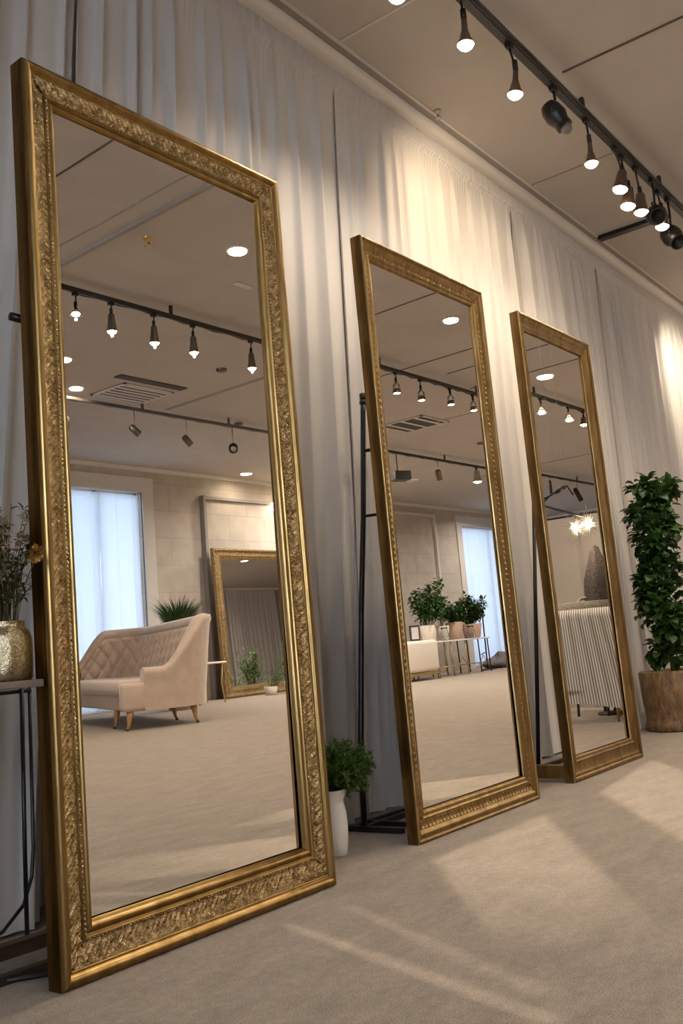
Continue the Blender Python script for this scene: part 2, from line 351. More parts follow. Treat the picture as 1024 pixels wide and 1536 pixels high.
def mirror(name, x0, D, Wd, Ht, lean, rot, ws, style, label, glass_lean=0):
    root = empty(name, (x0, D, 0), radians(rot), label, 'mirror', rx=0)
    root.rotation_euler = (-radians(lean), 0, radians(rot))
    g, gb = (M['gold'], M['goldband']) if style == 1 else (M['gold2'], M['gold2']) if style == 2 else (M['gold3'], M['gold3'])
    wl = ws[0]; dep = .055 if style == 1 else .05
    # outer moulding
    if style == 1:
        qs = [0, 0, .02, .06, .12, .18, .22, .235, .26, .29]; hs = [-.03, -.004, .003, .009, .012, .009, .002, -.003, -.001, -.005]
        b0, b1 = .29, .68; inq = [.68, .70, .73, .76, .78, .80, .84, .89, .93, .96, 1.0]; inh = [-.016, -.011, -.009, -.012, -.018, -.0175, -.011, -.010, -.014, -.024, -.032]
    elif style == 2:
        qs = [0, 0, .03, .08, .12, .14, .18, .24, .32, .40, .44]; hs = [-.03, -.002, .004, .006, .003, -.004, -.003, .000, -.004, -.012, -.011]
        b0, b1 = .44, .70; inq = [.70, .73, .76, .78, .84, .92, .97, 1.0]; inh = [-.015, -.011, -.013, -.017, -.015, -.017, -.022, -.028]
    else:
        qs = [0, 0, .03, .10, .18, .20, .22, .30, .36]; hs = [-.03, -.002, .004, .006, .003, -.004, -.003, -.006, -.011]
        b0, b1 = .36, .74; inq = [.74, .77, .80, .83, .90, .97, 1.0]; inh = [-.015, -.010, -.012, -.016, -.014, -.02, -.028]
    frame_mesh(Wd, Ht, ws, qs, hs, 3).build('outer_moulding', g, root)
    nb = 18 if style == 1 else 12
    bq = [b0+(b1-b0)*k/(nb-1) for k in range(nb)]; h0, h1 = hs[-1], inh[0]
    bh = [h0+(h1-h0)*k/(nb-1)-.004*sin(pi*k/(nb-1)) for k in range(nb)]
    fn = acanthus if style == 1 else leafband if style == 2 else (lambda s, v, c: .0012*vnoise(s*120, v*6)+(.003*max(0, sin(s*2*pi/.03))*max(0, 1-abs(v-.5)*3) if c < .16 else 0))
    frame_mesh(Wd, Ht, ws, bq, bh, .0035 if style == 1 else .005, lambda s, j, c: fn(s, j/(nb-1), c)).build('ornate_band', gb, root)
    frame_mesh(Wd, Ht, ws, inq, inh, 3).build('inner_moulding', g, root)
    if style in (1,):   # bead row between outer moulding and relief
        bd = MB(); import bmesh
        bm = bmesh.new(); bmesh.ops.create_icosphere(bm, subdivisions=1, radius=.0042); vs_ = [v.co.copy() for v in bm.verts]; fs_ = [[v.index for v in f.verts] for f in bm.faces]; bm.free()
        q = .715; xl, xr, zb, zt = q*ws[0], Wd-q*ws[1], q*ws[2], Ht-q*ws[3]
        for (xa, za, xb, zb_) in ((xl, zb, xl, zt), (xl, zt, xr, zt), (xr, zt, xr, zb), (xr, zb, xl, zb)):
            L = hypot(xb-xa, zb_-za); n = int(L/.0125)
            for k in range(n):
                t = k/n; bd.add(vs_, fs_, True, Matrix.Translation((xa+(xb-xa)*t, .009, za+(zb_-za)*t)))
        tag(bd.build('bead_row', M['goldband'], root), kind='stuff')
    # sides of the frame
    sd = MB(); t_ = .018
    for (xa, xb, za, zb_) in ((0, t_, 0, Ht), (Wd-t_, Wd, 0, Ht), (t_, Wd-t_, 0, t_), (t_, Wd-t_, Ht-t_, Ht)): sd.box(xa, xb, .003, dep, za, zb_)
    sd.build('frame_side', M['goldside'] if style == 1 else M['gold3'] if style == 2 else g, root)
    MB().box(.02, Wd-.02, .042, .046, .02, Ht-.02).build('backing_board', M['bark'], root)
    # the glass, seated behind the inner moulding
    gl = MB(); q = .98; xa, xb, za, zb_ = q*ws[0], Wd-q*ws[1], q*ws[2], Ht-q*ws[3]
    ga = radians(glass_lean-lean); zc = Ht/2
    gl.add([(xa, .0315+(za-zc)*math.tan(ga), za), (xb, .0315+(za-zc)*math.tan(ga), za), (xb, .0315+(zb_-zc)*math.tan(ga), zb_), (xa, .0315+(zb_-zc)*math.tan(ga), zb_)], [(0, 1, 2, 3)])
    gl.build('mirror_glass', M['mirror'], root)
    return root
m1 = mirror('floor_mirror', 1.463, 2.043, 1.043, 2.443, 0, -1.20, (.112, .112, .14, .112), 1, 'largest and nearest standing mirror with ornate leafy gold frame, beside the gold jar', -.4)
m2 = mirror('floor_mirror', 3.084, 2.071, .994, 2.440, .05, -1.19, (.085, .085, .115, .09), 2, 'middle standing mirror in satin gold frame with narrow leaf border, right of the white vase', -.15)
m3 = mirror('floor_mirror', 4.494, 2.060, .906, 2.448, .05, -1.07, (.085, .085, .12, .09), 3, 'farthest and smallest-looking standing mirror with plain old gold frame, nearest the tall ficus', -.1)
# rear foot of the farthest mirror
fb = MB(); fb.box(.01, .06, .05, .48, .02, .085, bev=.004); fb.build('rear_foot', M['gold3'], m3)
pb = MB(); pb.tube([(.60, .36, .03), (.60, .36, 1.55)], .012); pb.tube([(.60, .36, 1.36), (.50, .05, 1.36)], .006)
# ---------------------------------------------------------------- black pipe stands behind the mirrors
def stand2():
    r = empty('pipe_stand', (3.26, 2.46, 0), 0, 'slim black metal pipe stand between the white vase and the middle mirror', 'stand')
    top = (.345, .03, 1.93)
    MB().tube([(.012, 0, .02), (.03, 0, .3), (.14, .01, .9), (.24, .02, 1.35), (.33, .03, 1.85), top], .0125, 10).build('pole', M['black'], r)
    MB().tube([(.345-.02, .03, 1.90), (.345+.05, .02, 1.90)], .015).tube([(.345, .03, 1.915), (.345, .03, 1.945)], .019).build('top_clamp', M['black'], r)
    MB().tube([(.30, .03, 1.66), (.36, -.28, 1.655)], .008).build('support_arm', M['black'], r)
    MB().tube([(.235, .02, 1.345), (.28, -.28, 1.34)], .007).build('support_arm', M['black'], r)
    b = MB(); b.box(0, .40, -.012, .012, 0, .022); b.box(0, .40, .05, .075, 0, .022); b.box(-.01, .014, -.20, .075, 0, .022); b.box(.12, .14, -.20, .1, 0, .02)
    b.build('base_frame', M['black'], r)
    return r
stand2()
r = empty('pipe_stand', (5.10, 2.45, 0), 0, 'black metal pipe stand half hidden behind the left edge of the farthest mirror', 'stand')
MB().tube([(-.20, 0, .02), (.14, 0, 1.52)], .012).build('pole', M['black'], r)
MB().tube([(.10, 0, 1.34), (.16, -.33, 1.34)], .007).build('support_arm', M['black'], r)
MB().box(-.24, .2, -.012, .012, 0, .022).box(-.21, -.185, -.3, .06, 0, .022).build('base_frame', M['black'], r)
r = empty('pipe_stand', (1.62, 2.25, 0), 0, 'black metal stand with timber feet behind the lower left of the largest mirror', 'stand')
MB().tube([(.14, .15, .05), (.14, .15, 1.86)], .011).tube([(.14, .15, 1.84), (.02, .15, 1.84)], .014).build('pole', M['black'], r)
b = MB(); b.box(-.55, .45, .08, .12, .03, .065, T(0, 0, 0, radians(-4))); b.box(-.55, .45, -.02, .01, .0, .022, T(0, 0, 0, radians(-4))); b.box(.10, .14, -.02, .12, 0, .04)
b.build('foot', M['darkwood'], r)
MB().tube([(-.42, .2, .01), (-.05, -.10, .01), (.15, -.11, .01)], .008).build('floor_rod', M['black'], r)

# ---------------------------------------------------------------- side table with jar on the far left
tb = empty('side_table', (1.25, 2.2, 0), 0, 'narrow side table with grey-brown top and bent black rod legs, left of the largest mirror', 'table')
MB().box(-.45, .205, -.15, .12, .728, .747, bev=.003).build('tabletop', M['tabletop'], tb)
MB().tube([(.445, .30, .73), (.435, .30, .3), (.43, .30, .0)], .0065).build('leg', M['black'], tb)
MB().tube([(.478, .31, .73), (.47, .31, .26), (.46, .31, .18), (.43, .31, .11), (.36, .31, .055), (.2, .31, .015), (.0, .31, .012)], .0055).build('leg', M['black'], tb)
MB().tube([(-.4, -.1, .73), (-.4, -.1, 0)], .0065).build('leg', M['black'], tb)
MB().tube([(-.4, .3, .73), (-.4, .3, 0)], .0065).build('leg', M['black'], tb)
MB().tube([(-.4, -.1, .715), (-.4, .30, .715), (.478, .305, .715)], .006).build('rail', M['black'], tb)
jr = empty('jar', (1.414, 2.145, .747), 0, 'crackled gold mercury-glass jar standing on the side table', 'vase')
MB().lathe([(0, 0), (.058, 0), (.063, .006), (.064, .05), (.064, .105), (.058, .125), (.048, .135), (.047, .147), (.049, .150), (.044, .150), (.042, .135), (.05, .12), (.0, .10)], 40).build('jar_body', M['tin'], jr)
dr = empty('dried_flowers', (1.414, 2.145, .88), 0, 'bunch of dried stems, pale blossoms and one gold flower standing in the gold jar', 'flowers')
rd = random.Random(11); st = MB(); lf = MB(); pt = MB()
for k in range(90):
    an = rd.uniform(0, 2*pi); sp = rd.uniform(.01, .11); hh = rd.uniform(.10, .30) if k > 8 else rd.uniform(.28, .36)
    top = Vector((sp*cos(an), sp*sin(an)*.6, hh*(1-.9*sp))); st.tube([(0.02*cos(an), .02*sin(an), -.05), top*.5+Vector((0, 0, .02)), top], .0011, 4)
    for q in range(9):
        t = rd.uniform(.35, 1); p = top*t+Vector((0, 0, .01)); d = Vector((rd.uniform(-1, 1), rd.uniform(-1, 1), rd.uniform(-.2, 1)))
        lf.leaf(p, d, Vector((0, 0, 1)), rd.uniform(.014, .034), rd.uniform(.006, .013))
    if k % 2 == 0:
        for q in range(44):
            d = Vector((rd.gauss(0, 1), rd.gauss(0, 1), rd.gauss(0, 1))).normalized(); pt.leaf(top*.82+d*.012*rd.random()**.4+Vector((0, 0, .02)), d, Vector((0, 0, 1)), .009, .007)
st.build('stems', M['stem'], dr); lf.build('leaves', M['leafdry'], dr); pt.build('blossoms', M['petal'], dr)
gf = MB(); c = Vector((-.020, -.170, .170)); rdg = random.Random(4)
for q in range(150):
    d = Vector((rdg.gauss(0, 1), rdg.gauss(0, 1), rdg.gauss(0, 1))).normalized(); gf.leaf(c+d*.014*rdg.random()**.3, d, Vector((0, 0, 1)), .012, .010)
go = gf.build('gold_flower', M['goldflower'], dr); go['label'] = 'gold flower head'
MB().tube([(0, -.01, -.02), (.0, -.07, .08), (-.018, -.165, .16)], .0014, 5).build('flower_stem', M['stem'], dr)

# ---------------------------------------------------------------- white vase with green bush
vz = empty('potted_bush', (2.868, 2.30, 0), 0, 'small curly green bush in a tall white ceramic vase between the largest and middle mirrors', 'plant')
MB().lathe([(0, 0), (.040, 0), (.044, .004), (.050, .05), (.0535, .10), (.052, .15), (.046, .185), (.044, .20), (.052, .212), (.055, .235), (.053, .238), (.048, .215), (0, .20)], 40).build('vase', M['ceramic'], vz)
rb = random.Random(3); bl = MB(); bs = MB()
for k in range(300):
    d = Vector((rb.gauss(0, 1), rb.gauss(0, 1), rb.gauss(.15, .9))).normalized(); R_ = rb.uniform(.55, 1)
    tip = Vector((.06, -.02, .31))+Vector((d.x*.155, d.y*.12, d.z*.12))*R_
    bs.tube([(0, 0, .22), Vector((0, 0, .22)).lerp(tip, .5)+Vector((0, 0, .02)), tip], .0012, 4)
    for q in range(20):
        dd = (d+Vector((rb.gauss(0, .9), rb.gauss(0, .9), rb.gauss(0, .9)))).normalized()
        bl.leaf(tip-d*rb.uniform(0, .05), dd, Vector((0, 0, 1)), rb.uniform(.010, .02), rb.uniform(.006, .011))
bs.build('stems', M['leafbush'], vz); bl.build('foliage', M['leafbush'], vz)

# ---------------------------------------------------------------- tall ficus
fc = empty('potted_ficus', (6.79, 2.27, 0), 0, 'tall dark green column-shaped ficus in carved wooden pot at the right end of the wall', 'plant')
MB().lathe([(0, .0), (.225, 0), (.235, .01), (.235, .05), (.225, .065), (.222, .08), (.222, .09), (.232, .20), (.238, .40), (.230, .41), (.22, .40), (.21, .36), (0, .35)], 48).build('pot', M['basket'], fc)
MB().lathe([(.208, .362), (.12, .375), (0, .38)], 24).build('soil', M['soil'], fc)
MB().tube([(0, 0, .36), (.01, 0, .8), (-.01, 0, 1.3), (0, 0, 1.62)], [.018, .014, .01, .006]).tube([(.03, .02, .36), (.04, .01, .6), (.06, 0, .8)], .009).build('trunk', M['stem'], fc)
rf = random.Random(8); fl = MB()
def fr_(z):   # radius of the crown at height z
    return .15+.05*sin(z*9)+.04*sin(z*23+1)-.05*max(0, (z-1.35)/.4)
clus = []
for k in range(62):
    z = .50+1.22*(k+rf.random())/62; an = rf.uniform(0, 2*pi); R_ = fr_(z)*rf.uniform(.35, 1.0); clus.append((R_*cos(an)*.95-.03*sin((z-.55)*4.2), R_*sin(an)*.8, z, rf.uniform(.05, .085)))
clus += [(-.17, -.06, .78, .07), (-.15, -.1, .70, .07), (-.20, -.03, .86, .06), (-.03, 0, 1.74, .06), (.05, -.02, 1.68, .05), (-.14, -.05, 1.30, .06)]
for (cx, cy, cz, cr_) in clus:
    for k in range(27):
        d = Vector((rf.gauss(0, 1), rf.gauss(0, 1), rf.gauss(.25, .8))).normalized(); p = Vector((cx, cy, cz))+d*cr_*rf.random()**.5
        fl.leaf(p, (d+Vector((cx, cy, 0))*2+Vector((rf.gauss(0, .4), rf.gauss(0, .4), -.1))), Vector((rf.gauss(0, .3), rf.gauss(0, .3), 1)), rf.uniform(.055, .09), rf.uniform(.05, .075), curl=.25)
fl.build('foliage', M['leafdark'], fc)

# ---------------------------------------------------------------- ceiling tracks and lamps
def track(x0, x1, y, z=3.73, label='', r=.02, wm='blacksat', slope=0):
    t = empty('ceiling_track', ((x0+x1)/2, y, z), 0, label, 'light track')
    h = (x1-x0)/2
    MB().box(-h, h, -r, r, -.016, .016).box(-h, h, -r*.55, r*.55, -.022, -.016).build('rail', M[wm], t)
    n = max(2, int((x1-x0)/1.2))
    for k in range(n):
        x = -h+.25+(2*h-.5)*k/(n-1); MB().box(x-.012, x+.012, -.012, .012, .016, H-z).build('mounting_clip', M[wm], t)
    MB().tube([(-h+.05+(2*h-.1)*k/20, -.035, -.002-.014*(k % 2)) for k in range(21)], .005, 6).build('cable', M[wm], t)
    return t
track(2.2, 9.4, 1.79, label='long black ceiling track carrying the glowing lamps nearest the drapes', r=.028)
track(3.6, 7.3, -1.9, label='dark track with five lit can lamps across the ceiling, seen in the largest mirror')
track(7.9, 10.4, -1.5, label='dark track with small glass lamps across the ceiling, seen in the middle mirror')
track(10.6, 13.6, -1.0, label='dark track with two round glass lamps, seen in the farthest mirror')
track(5.6, 10.4, -4.6, label='grey-brown track with three unlit spotlights, seen low in the largest mirror', wm='pewter')
track(11.4, 15.6, -4.2, label='black far track with box projector and small lamps, seen in the middle mirror')
track(15.8, 20.5, -3.9, label='farthest black track beyond the partition drape, seen in the farthest mirror')

def can_lamp(loc, aim, label, power=14, style='can', lit=True, L=.14, R=.045, group=None, size=120, drop=None, beam=True, mt='bronze', estr=None):
    """loc = bulb face centre; aim = direction of the beam"""
    loc = Vector(loc); d = Vector(aim).normalized(); root = empty('track_lamp', (loc.x, loc.y, loc.z), 0, label, 'lamp', group)
    q = d.to_track_quat('-Z', 'Y').to_matrix().to_4x4(); top = -d*L
    zt = 3.712-loc.z
    # stem from rail to head
    kx, ky = (drop if drop else (0, 0))
    st = MB(); st.tube([(kx, ky, zt), (kx*.6+.006, ky*.6, zt*.75+top.z*.25), tuple(top*1.0+Vector((0, 0, .02))), tuple(top*.9)], .006, 8); st.box(kx-.022, kx+.022, ky-.014, ky+.014, zt-.03, zt); st.tube([(top.x, top.y, top.z+.05), (top.x, top.y, top.z+.0)], .014, 10)
    st.build('stem', M['black'], root)
    hd = MB()
    if style == 'can': hd.lathe([(0, L), (R*.55, L), (R*.62, L*.9), (R*.72, L*.55), (R*1.0, L*.02), (R*1.03, 0), (R*.96, .0), (R*.9, .012), (0, .02)], 24, q)
    elif style == 'cyl': hd.lathe([(0, L), (R*.8, L), (R*.92, L*.92), (R, L*.5), (R, 0), (R*.92, 0), (R*.88, .012), (0, .02)], 24, q)
    elif style == 'neck': hd.lathe([(0, L), (R*.32, L), (R*.36, L*.6), (R*.5, L*.45), (R*.62, L*.3), (R*.9, .012), (R*.85, .006), (0, .012)], 20, q)
    elif style == 'dome': hd.lathe([(0, L), (R*.3, L), (R*.4, L*.85), (R*.8, L*.6), (R*1.1, L*.25), (R*1.2, 0), (R*1.15, 0), (R*1.05, L*.25), (R*.75, L*.55), (.0, L*.7)], 24, q)
    elif style == 'wire':
        for k in range(4):
            a = k*pi/2+.4; hd.tube([tuple(q @ Vector((0, 0, L))), tuple(q @ Vector((R*.8*cos(a), R*.8*sin(a), L*.7))), tuple(q @ Vector((R*1.0*cos(a), R*1.0*sin(a), L*.3))), tuple(q @ Vector((R*.8*cos(a), R*.8*sin(a), 0)))], .005, 6)
        hd.lathe([(R*.9, .0), (R*.95, .02), (R*.8, .05), (0, .06)], 20, q)
    hd_ = hd.build('lamp_head', M['glass'] if style == 'dome' else M[mt], root)
    bb = MB()
    if style in ('dome', 'wire'): bb.lathe([(0, -.004), (R*.6, 0), (R*.8, .012), (R*.5, .035), (0, .045)], 20, q)
    else: bb.lathe([(0, -.022), (R*.45, -.018), (R*.75, -.008), (R*.93, .004), (0, .01)], 24, q)
    bb.build('bulb', M['bulb'] if lit else M['bulboff'], hd_)
    if lit and beam:
        o = spot('lamp_beam', loc+d*.035, loc+d*2, power, WARM, size, .8, .010); 
    return root
# nearest track, direct view
DL = [((3.11, 1.79, 3.385), (0, .10, -1), 'glowing lamp at the top edge of the picture, first on the near track', 14, 'neck', (0, 0)),
      ((3.69, 1.79, 3.455), (0, .05, -1), 'glowing lamp with ragged black stem, second from the left on the near track', 14, 'neck', (0, 0)),
      ((4.18, 1.79, 3.425), (.0, .15, -1), 'glowing lamp just left of the black unlit spotlight on the near track', 16, 'neck', (0, 0)),
      ((5.15, 1.79, 3.42), (0, .05, -1), 'single glowing lamp just right of the black unlit spotlight on the near track', 14, 'neck', (0, 0)),
      ((5.60, 1.79, 3.42), (-.25, .15, -1), 'glowing cone lamp, left one of a close pair on the near track', 9, 'can', (0, 0)),
      ((5.74, 1.80, 3.36), (-.2, .1, -1), 'glowing cone lamp hanging lower, right one of a close pair on the near track', 9, 'can', (0, 0)),
      ((5.96, 1.79, 3.39), (-.1, .05, -1), 'glowing cone lamp standing alone right of the close pair on the near track', 9, 'can', (0, 0)),
      ((6.42, 1.80, 3.44), (-.15, .05, -1), 'small glowing lamp between two black housings at the right end of the near track', 8, 'can', (0, 0))]
for (l, a, lab, p, sty, dp) in DL: can_lamp(l, a, lab, p*(2.0 if l[0] < 4 else 1.3), sty, True, .13, .042 if sty == 'neck' else .048, size=150)
def black_head(loc, aim, label, bulb=True, sc=1.0):
    r = empty('spotlight', loc, 0, label, 'lamp'); d = Vector(aim).normalized(); q = d.to_track_quat('-Z', 'Y').to_matrix().to_4x4()
    zt = 3.712-loc[2]
    MB().tube([(0, 0, zt), (.012, .0, zt*.6), (-.01, 0, .07)], .008).box(-.025, .025, -.015, .015, zt-.03, zt).build('stem', M['black'], r)
    MB().lathe([(0, .09*sc), (.04*sc, .085*sc), (.056*sc, .05*sc), (.06*sc, 0), (.05*sc, -.03*sc), (.044*sc, -.04*sc), (.046*sc, -.08*sc), (.04*sc, -.08*sc), (.036*sc, -.05*sc), (0, -.04*sc)], 24, q).build('lamp_head', M['black'], r)
    MB().tube([(-.06*sc, 0, .0), (-.055*sc, 0, .06*sc), (0, 0, .09*sc), (.055*sc, 0, .06*sc), (.06*sc, 0, 0)], .006, 6).build('yoke', M['black'], r)
    if bulb: MB().lathe([(0, -.125*sc), (.024*sc, -.115*sc), (.033*sc, -.09*sc), (.03*sc, -.06*sc), (0, -.05*sc)], 20, q).build('bulb', M['bulboff'], r)
    return r
black_head((4.70, 1.79, 3.53), (.25, -.5, -1), 'black unlit swivel spotlight with clear bulb between the glowing lamps on the near track')
black_head((6.22, 1.77, 3.45), (-.9, -.4, -.5), 'black housing turned sideways at the right end of the near track', False, 1.15)
black_head((6.60, 1.79, 3.42), (-.6, -.6, -.9), 'black housing cut by the right edge of the picture on the near track', False, 1.2)
# cross bar from the cornice toward the track
MBx = MB().box(7.10, 7.17, 1.95, 2.5, H-.03, H); tag(MBx.build('ceiling_bar', M['black']), 'short black bar fixed across the ceiling near the far end of the cornice', 'bar')
sp = empty('sprinkler', (4.62, 2.47, H), 0, 'small metal sprinkler nozzle on the ceiling edge above the bright drape', 'sprinkler')
MB().lathe([(.0, 0), (.022, 0), (.02, -.01), (.008, -.012), (.008, -.04), (.018, -.045), (.018, -.05), (0, -.05)], 16).build('nozzle', M['steel'], sp)

A1 = 'lit can lamps on the track shown in the largest mirror'
ords = ['flat-lensed lamp, leftmost on the upper track shown in the largest mirror', 'brown can lamp, second from the left on the upper track shown in the largest mirror', 'brown can lamp in the middle of the upper track shown in the largest mirror',
        'brown can lamp, second from the right on the upper track in the largest mirror', 'brown can lamp, rightmost on the upper track shown in the largest mirror']
for (x, z), lab in zip([(4.457, 3.52), (4.803, 3.455), (5.248, 3.445), (5.696, 3.445), (6.428, 3.43)], ords):
    can_lamp((x, -1.9, z), (0, 0, -1), lab, 22, 'can' if lab[0] != 'f' else 'dome', True, .15 if lab[0] != 'f' else .06, .043, A1 if False else None, 150, mt='pewter')
for (x, z), lab in zip([(8.431, 3.47), (8.905, 3.46), (9.526, 3.50), (10.039, 3.50)], ['first', 'second', 'third', 'fourth']):
    can_lamp((x, -1.5, z), (0, 0, -1), 'small lit lamp in wire arms, %s from the left in the middle mirror' % lab, 22, 'wire', True, .13, .05, None, 150, mt='pewter')
for (x, z), lab in zip([(10.997, 3.50), (11.788, 3.51)], ['left', 'right']):
    can_lamp((x, -1.0, z), (0, 0, -1), 'round clear-glass lamp, %s one in the farthest mirror' % lab, 26, 'dome', True, .14, .06, None, 150)
can_lamp((12.25, -1.0, 3.52), (0, 0, -1), 'brightest small lamp touching the right frame of the farthest mirror', 20, 'can', True, .10, .06, None, 150)
def far_head(loc, aim, label, zt, mt='pewter', L=.15, R=.042):
    r = empty('spotlight', loc, 0, label, 'lamp'); d = Vector(aim).normalized(); q = d.to_track_quat('-Z', 'Y').to_matrix().to_4x4()
    MB().tube([(0, 0, zt-loc[2]), (0, 0, .02)], .006).build('stem', M['steel'], r)
    MB().lathe([(0, L*.5), (R*.7, L*.48), (R, L*.3), (R, -L*.5), (R*.9, -L*.5), (R*.85, -L*.45)], 20, q).build('lamp_head', M[mt], r)
    MB().lathe([(0, -L*.45), (R*.86, -L*.45), (R*.86, -L*.43)], 20, q).build('lens', M['steel'], r)
    return r
far_head((6.19, -4.6, 3.44), (0, 0, -1), 'short dark spotlight at the left end of the lower track in the largest mirror', 3.715)
far_head((7.15, -4.6, 3.47), (.55, .5, -.8), 'tilted grey spotlight at the left of the lower track in the largest mirror', 3.715)
far_head((7.97, -4.6, 3.44), (.5, .35, -.8), 'tilted grey spotlight in the middle of the lower track in the largest mirror', 3.715)
far_head((8.77, -4.6, 3.43), (-.6, .6, -.5), 'round black spotlight hanging at the right of the lower track in the largest mirror', 3.715, 'black', .11, .06)
pj = empty('projector', (12.16, -4.2, 3.36), 0, 'black and white box projector hanging from the far track in the middle mirror', 'projector')
MB().tube([(-.06, 0, .36), (-.06, 0, .04)], .008).build('stem', M['black'], pj); MB().box(-.14, .14, -.12, .12, -.08, .06, T(0, 0, 0, .5), bev=.01).build('projector_body', M['blacksat'], pj); MB().box(.0, .34, -.14, .02, -.07, -.05, T(0, 0, 0, .3), bev=.004).build('flap', M['vent'], pj)
far_head((13.27, -4.2, 3.47), (.1, .1, -1), 'dark bell-shaped spotlight in the middle of the far track in the middle mirror', 3.715, 'bronze', .18, .05)
can_lamp((14.50, -4.2, 3.45), (0, 0, -1), 'lit silver cone lamp at the right of the far track in the middle mirror', 16, 'can', True, .2, .08, None, 150, mt='steel')
far_head((16.9, -3.9, 3.5), (0, 0, -1), 'thin hanging spotlight at the left of the farthest track behind the partition drape', 3.715, 'black', .3, .03)
far_head((18.1, -3.9, 3.45), (.3, .3, -1), 'thick hanging spotlight at the right of the farthest track behind the partition drape', 3.715, 'black', .3, .05)

# recessed downlights, added fill lights, vents and small ceiling fittings
def downlight(x, y, label, R=.075, power=18):
    r = empty('downlight', (x, y, H), 0, label, 'ceiling light')
    MB().lathe([(R*1.25, 0), (R*1.25, -.006), (R, -.010), (R, -.004)], 28).build('bezel', M['vent'], r)
    MB().lathe([(R, -.009), (R*.5, -.012), (0, -.013)], 28).build('lens', M['bulb'], r)
    l = bpy.data.lights.new('downlight_glow', 'AREA'); l.shape = 'DISK'; l.size = R*1.8; l.energy = power if y > -7 or power > 26 else 5; l.color = WARM if power < 26 else (1, .92, .84); l.spread = radians(160)
    o = bpy.data.objects.new('downlight_glow', l); COL.objects.link(o); o.location = (x, y, H-.02)
for (x, y, lab) in [(5.08, -.672, 'recessed ceiling light at the upper right of the largest mirror'), (5.576, -3.70, 'recessed ceiling light touching the left frame of the largest mirror'), (6.278, -4.50, 'recessed ceiling light left of the air vent in the largest mirror'),
                    (7.774, -.322, 'recessed ceiling light at the upper right of the middle mirror'), (10.507, -.658, 'recessed ceiling light with round rim at the top of the farthest mirror'),
                    (11.75, -7.35, 'small far ceiling light above the leaning mirror, left of two'), (12.75, -7.15, 'far ceiling light above the leaning mirror, right of two'),
                    (2.2, -.8, 'ceiling light out of the picture behind the viewer, nearest the drapes'), (.6, -3.2, 'ceiling light out of the picture behind the viewer, farther from the drapes'), (2.4, -5.2, 'ceiling light out of the picture at the left rear of the room'),
                    (18.2, -1.2, 'ceiling light behind the partition drape')]:
    downlight(x, y, lab, .075 if x < 9 else .10)
for (x, y, w_) in ((11.5, -5.4, 90), (13.3, -6.6, 110), (10.2, -4.0, 40), (13.2, -2.7, 70), (16.3, -4.55, 90), (19.6, -6.2, 80), (6.8, .6, 0), (12.0, 1.6, 50), (15.0, 1.6, 60), (18.5, 1.6, 60)):  # unseen fill lights added to brighten the back room and far drapes
    if w_: downlight(x, y, 'ceiling light out of the mirrors\' view, %s' % {11.5: 'between the two mirrored windows', 13.3: 'close to the far wall', 10.2: 'over the middle of the room', 13.2: 'beyond the partition drape', 16.3: 'before the plant table', 19.6: 'nearest the far sheer curtain', 12.0: 'first along the far drapes', 15.0: 'second along the far drapes', 18.5: 'third along the far drapes'}[x], .09, w_*.68)
def vent(x0, x1, y0, y1, label, n=7, slot=True):
    r = empty('air_vent', ((x0+x1)/2, (y0+y1)/2, H), 0, label, 'air vent'); w, d = (x1-x0)/2, (y1-y0)/2
    MB().box(-w, w, -d, d, -.004, 0).build('backing', M['ventdark'], r)
    b = MB(); t_ = .03
    for (a, c, e, g) in ((-w, w, -d, -d+t_), (-w, w, d-t_, d), (-w, -w+t_, -d, d), (w-t_, w, -d, d)): b.box(a, c, e, g, -.016, -.002)
    b.build('vent_frame', M['vent'], r)
    s = MB()
    for k in range(n):
        y = -d+t_+(2*d-2*t_)*(k+.5)/n; s.box(-w+t_, w-t_, y-.022, y+.022, -.014, -.006)
    s.build('slats', M['vent'], r)
vent(6.58, 7.30, -4.65, -4.03, 'square slatted air vent in the ceiling shown in the largest mirror', 6)
b = MB().box(6.36, 7.30, -3.92, -3.80, H-.012, H); tag(b.build('air_slot', M['ventdark']), 'long black slot diffuser beside the slatted air vent in the largest mirror', 'air vent')
vent(10.75, 11.45, -3.5, -2.75, 'square cassette air vent in the ceiling shown in the middle mirror', 3)
for (x, y, nm, lab) in [(4.433, -.943, 'sprinkler', 'small brass sprinkler on the ceiling near the top of the largest mirror'), (7.126, -3.034, 'smoke_detector', 'small dark smoke detector right of the track lamps in the largest mirror'), (9.033, -4.736, 'smoke_detector', 'tiny dark ceiling detector above the round black spotlight'), (13.2, -3.3, 'smoke_detector', 'dark fitting on the ceiling in the middle of the farthest mirror')]:
    r = empty(nm, (x, y, H), 0, lab, nm.replace('_', ' '))
    if nm == 'sprinkler':
        MB().lathe([(.04, 0), (.036, -.012), (.012, -.014), (.012, -.05), (.03, -.055), (.03, -.06), (0, -.06)], 16).build('nozzle', M['brassrod'], r)
    else: MB().lathe([(.06, 0), (.06, -.02), (.04, -.035), (0, -.035)], 20).build('housing', M['pewter'], r)
b = MB().box(5.52, 5.70, -1.18, -1.12, H-.012, H); tag(b.build('ceiling_plate', M['vent']), 'small flat rectangular plate on the ceiling below the upper right light of the largest mirror', 'ceiling plate')
b = MB().box(4.195, 4.23, -2.3, .5, H-.022, H).box(4.02, 4.03, -2.3, .5, H-.006, H); tag(b.build('cable_duct', M['seamgrey']), 'grey surface conduit running across the ceiling at the top of the largest mirror', 'conduit')

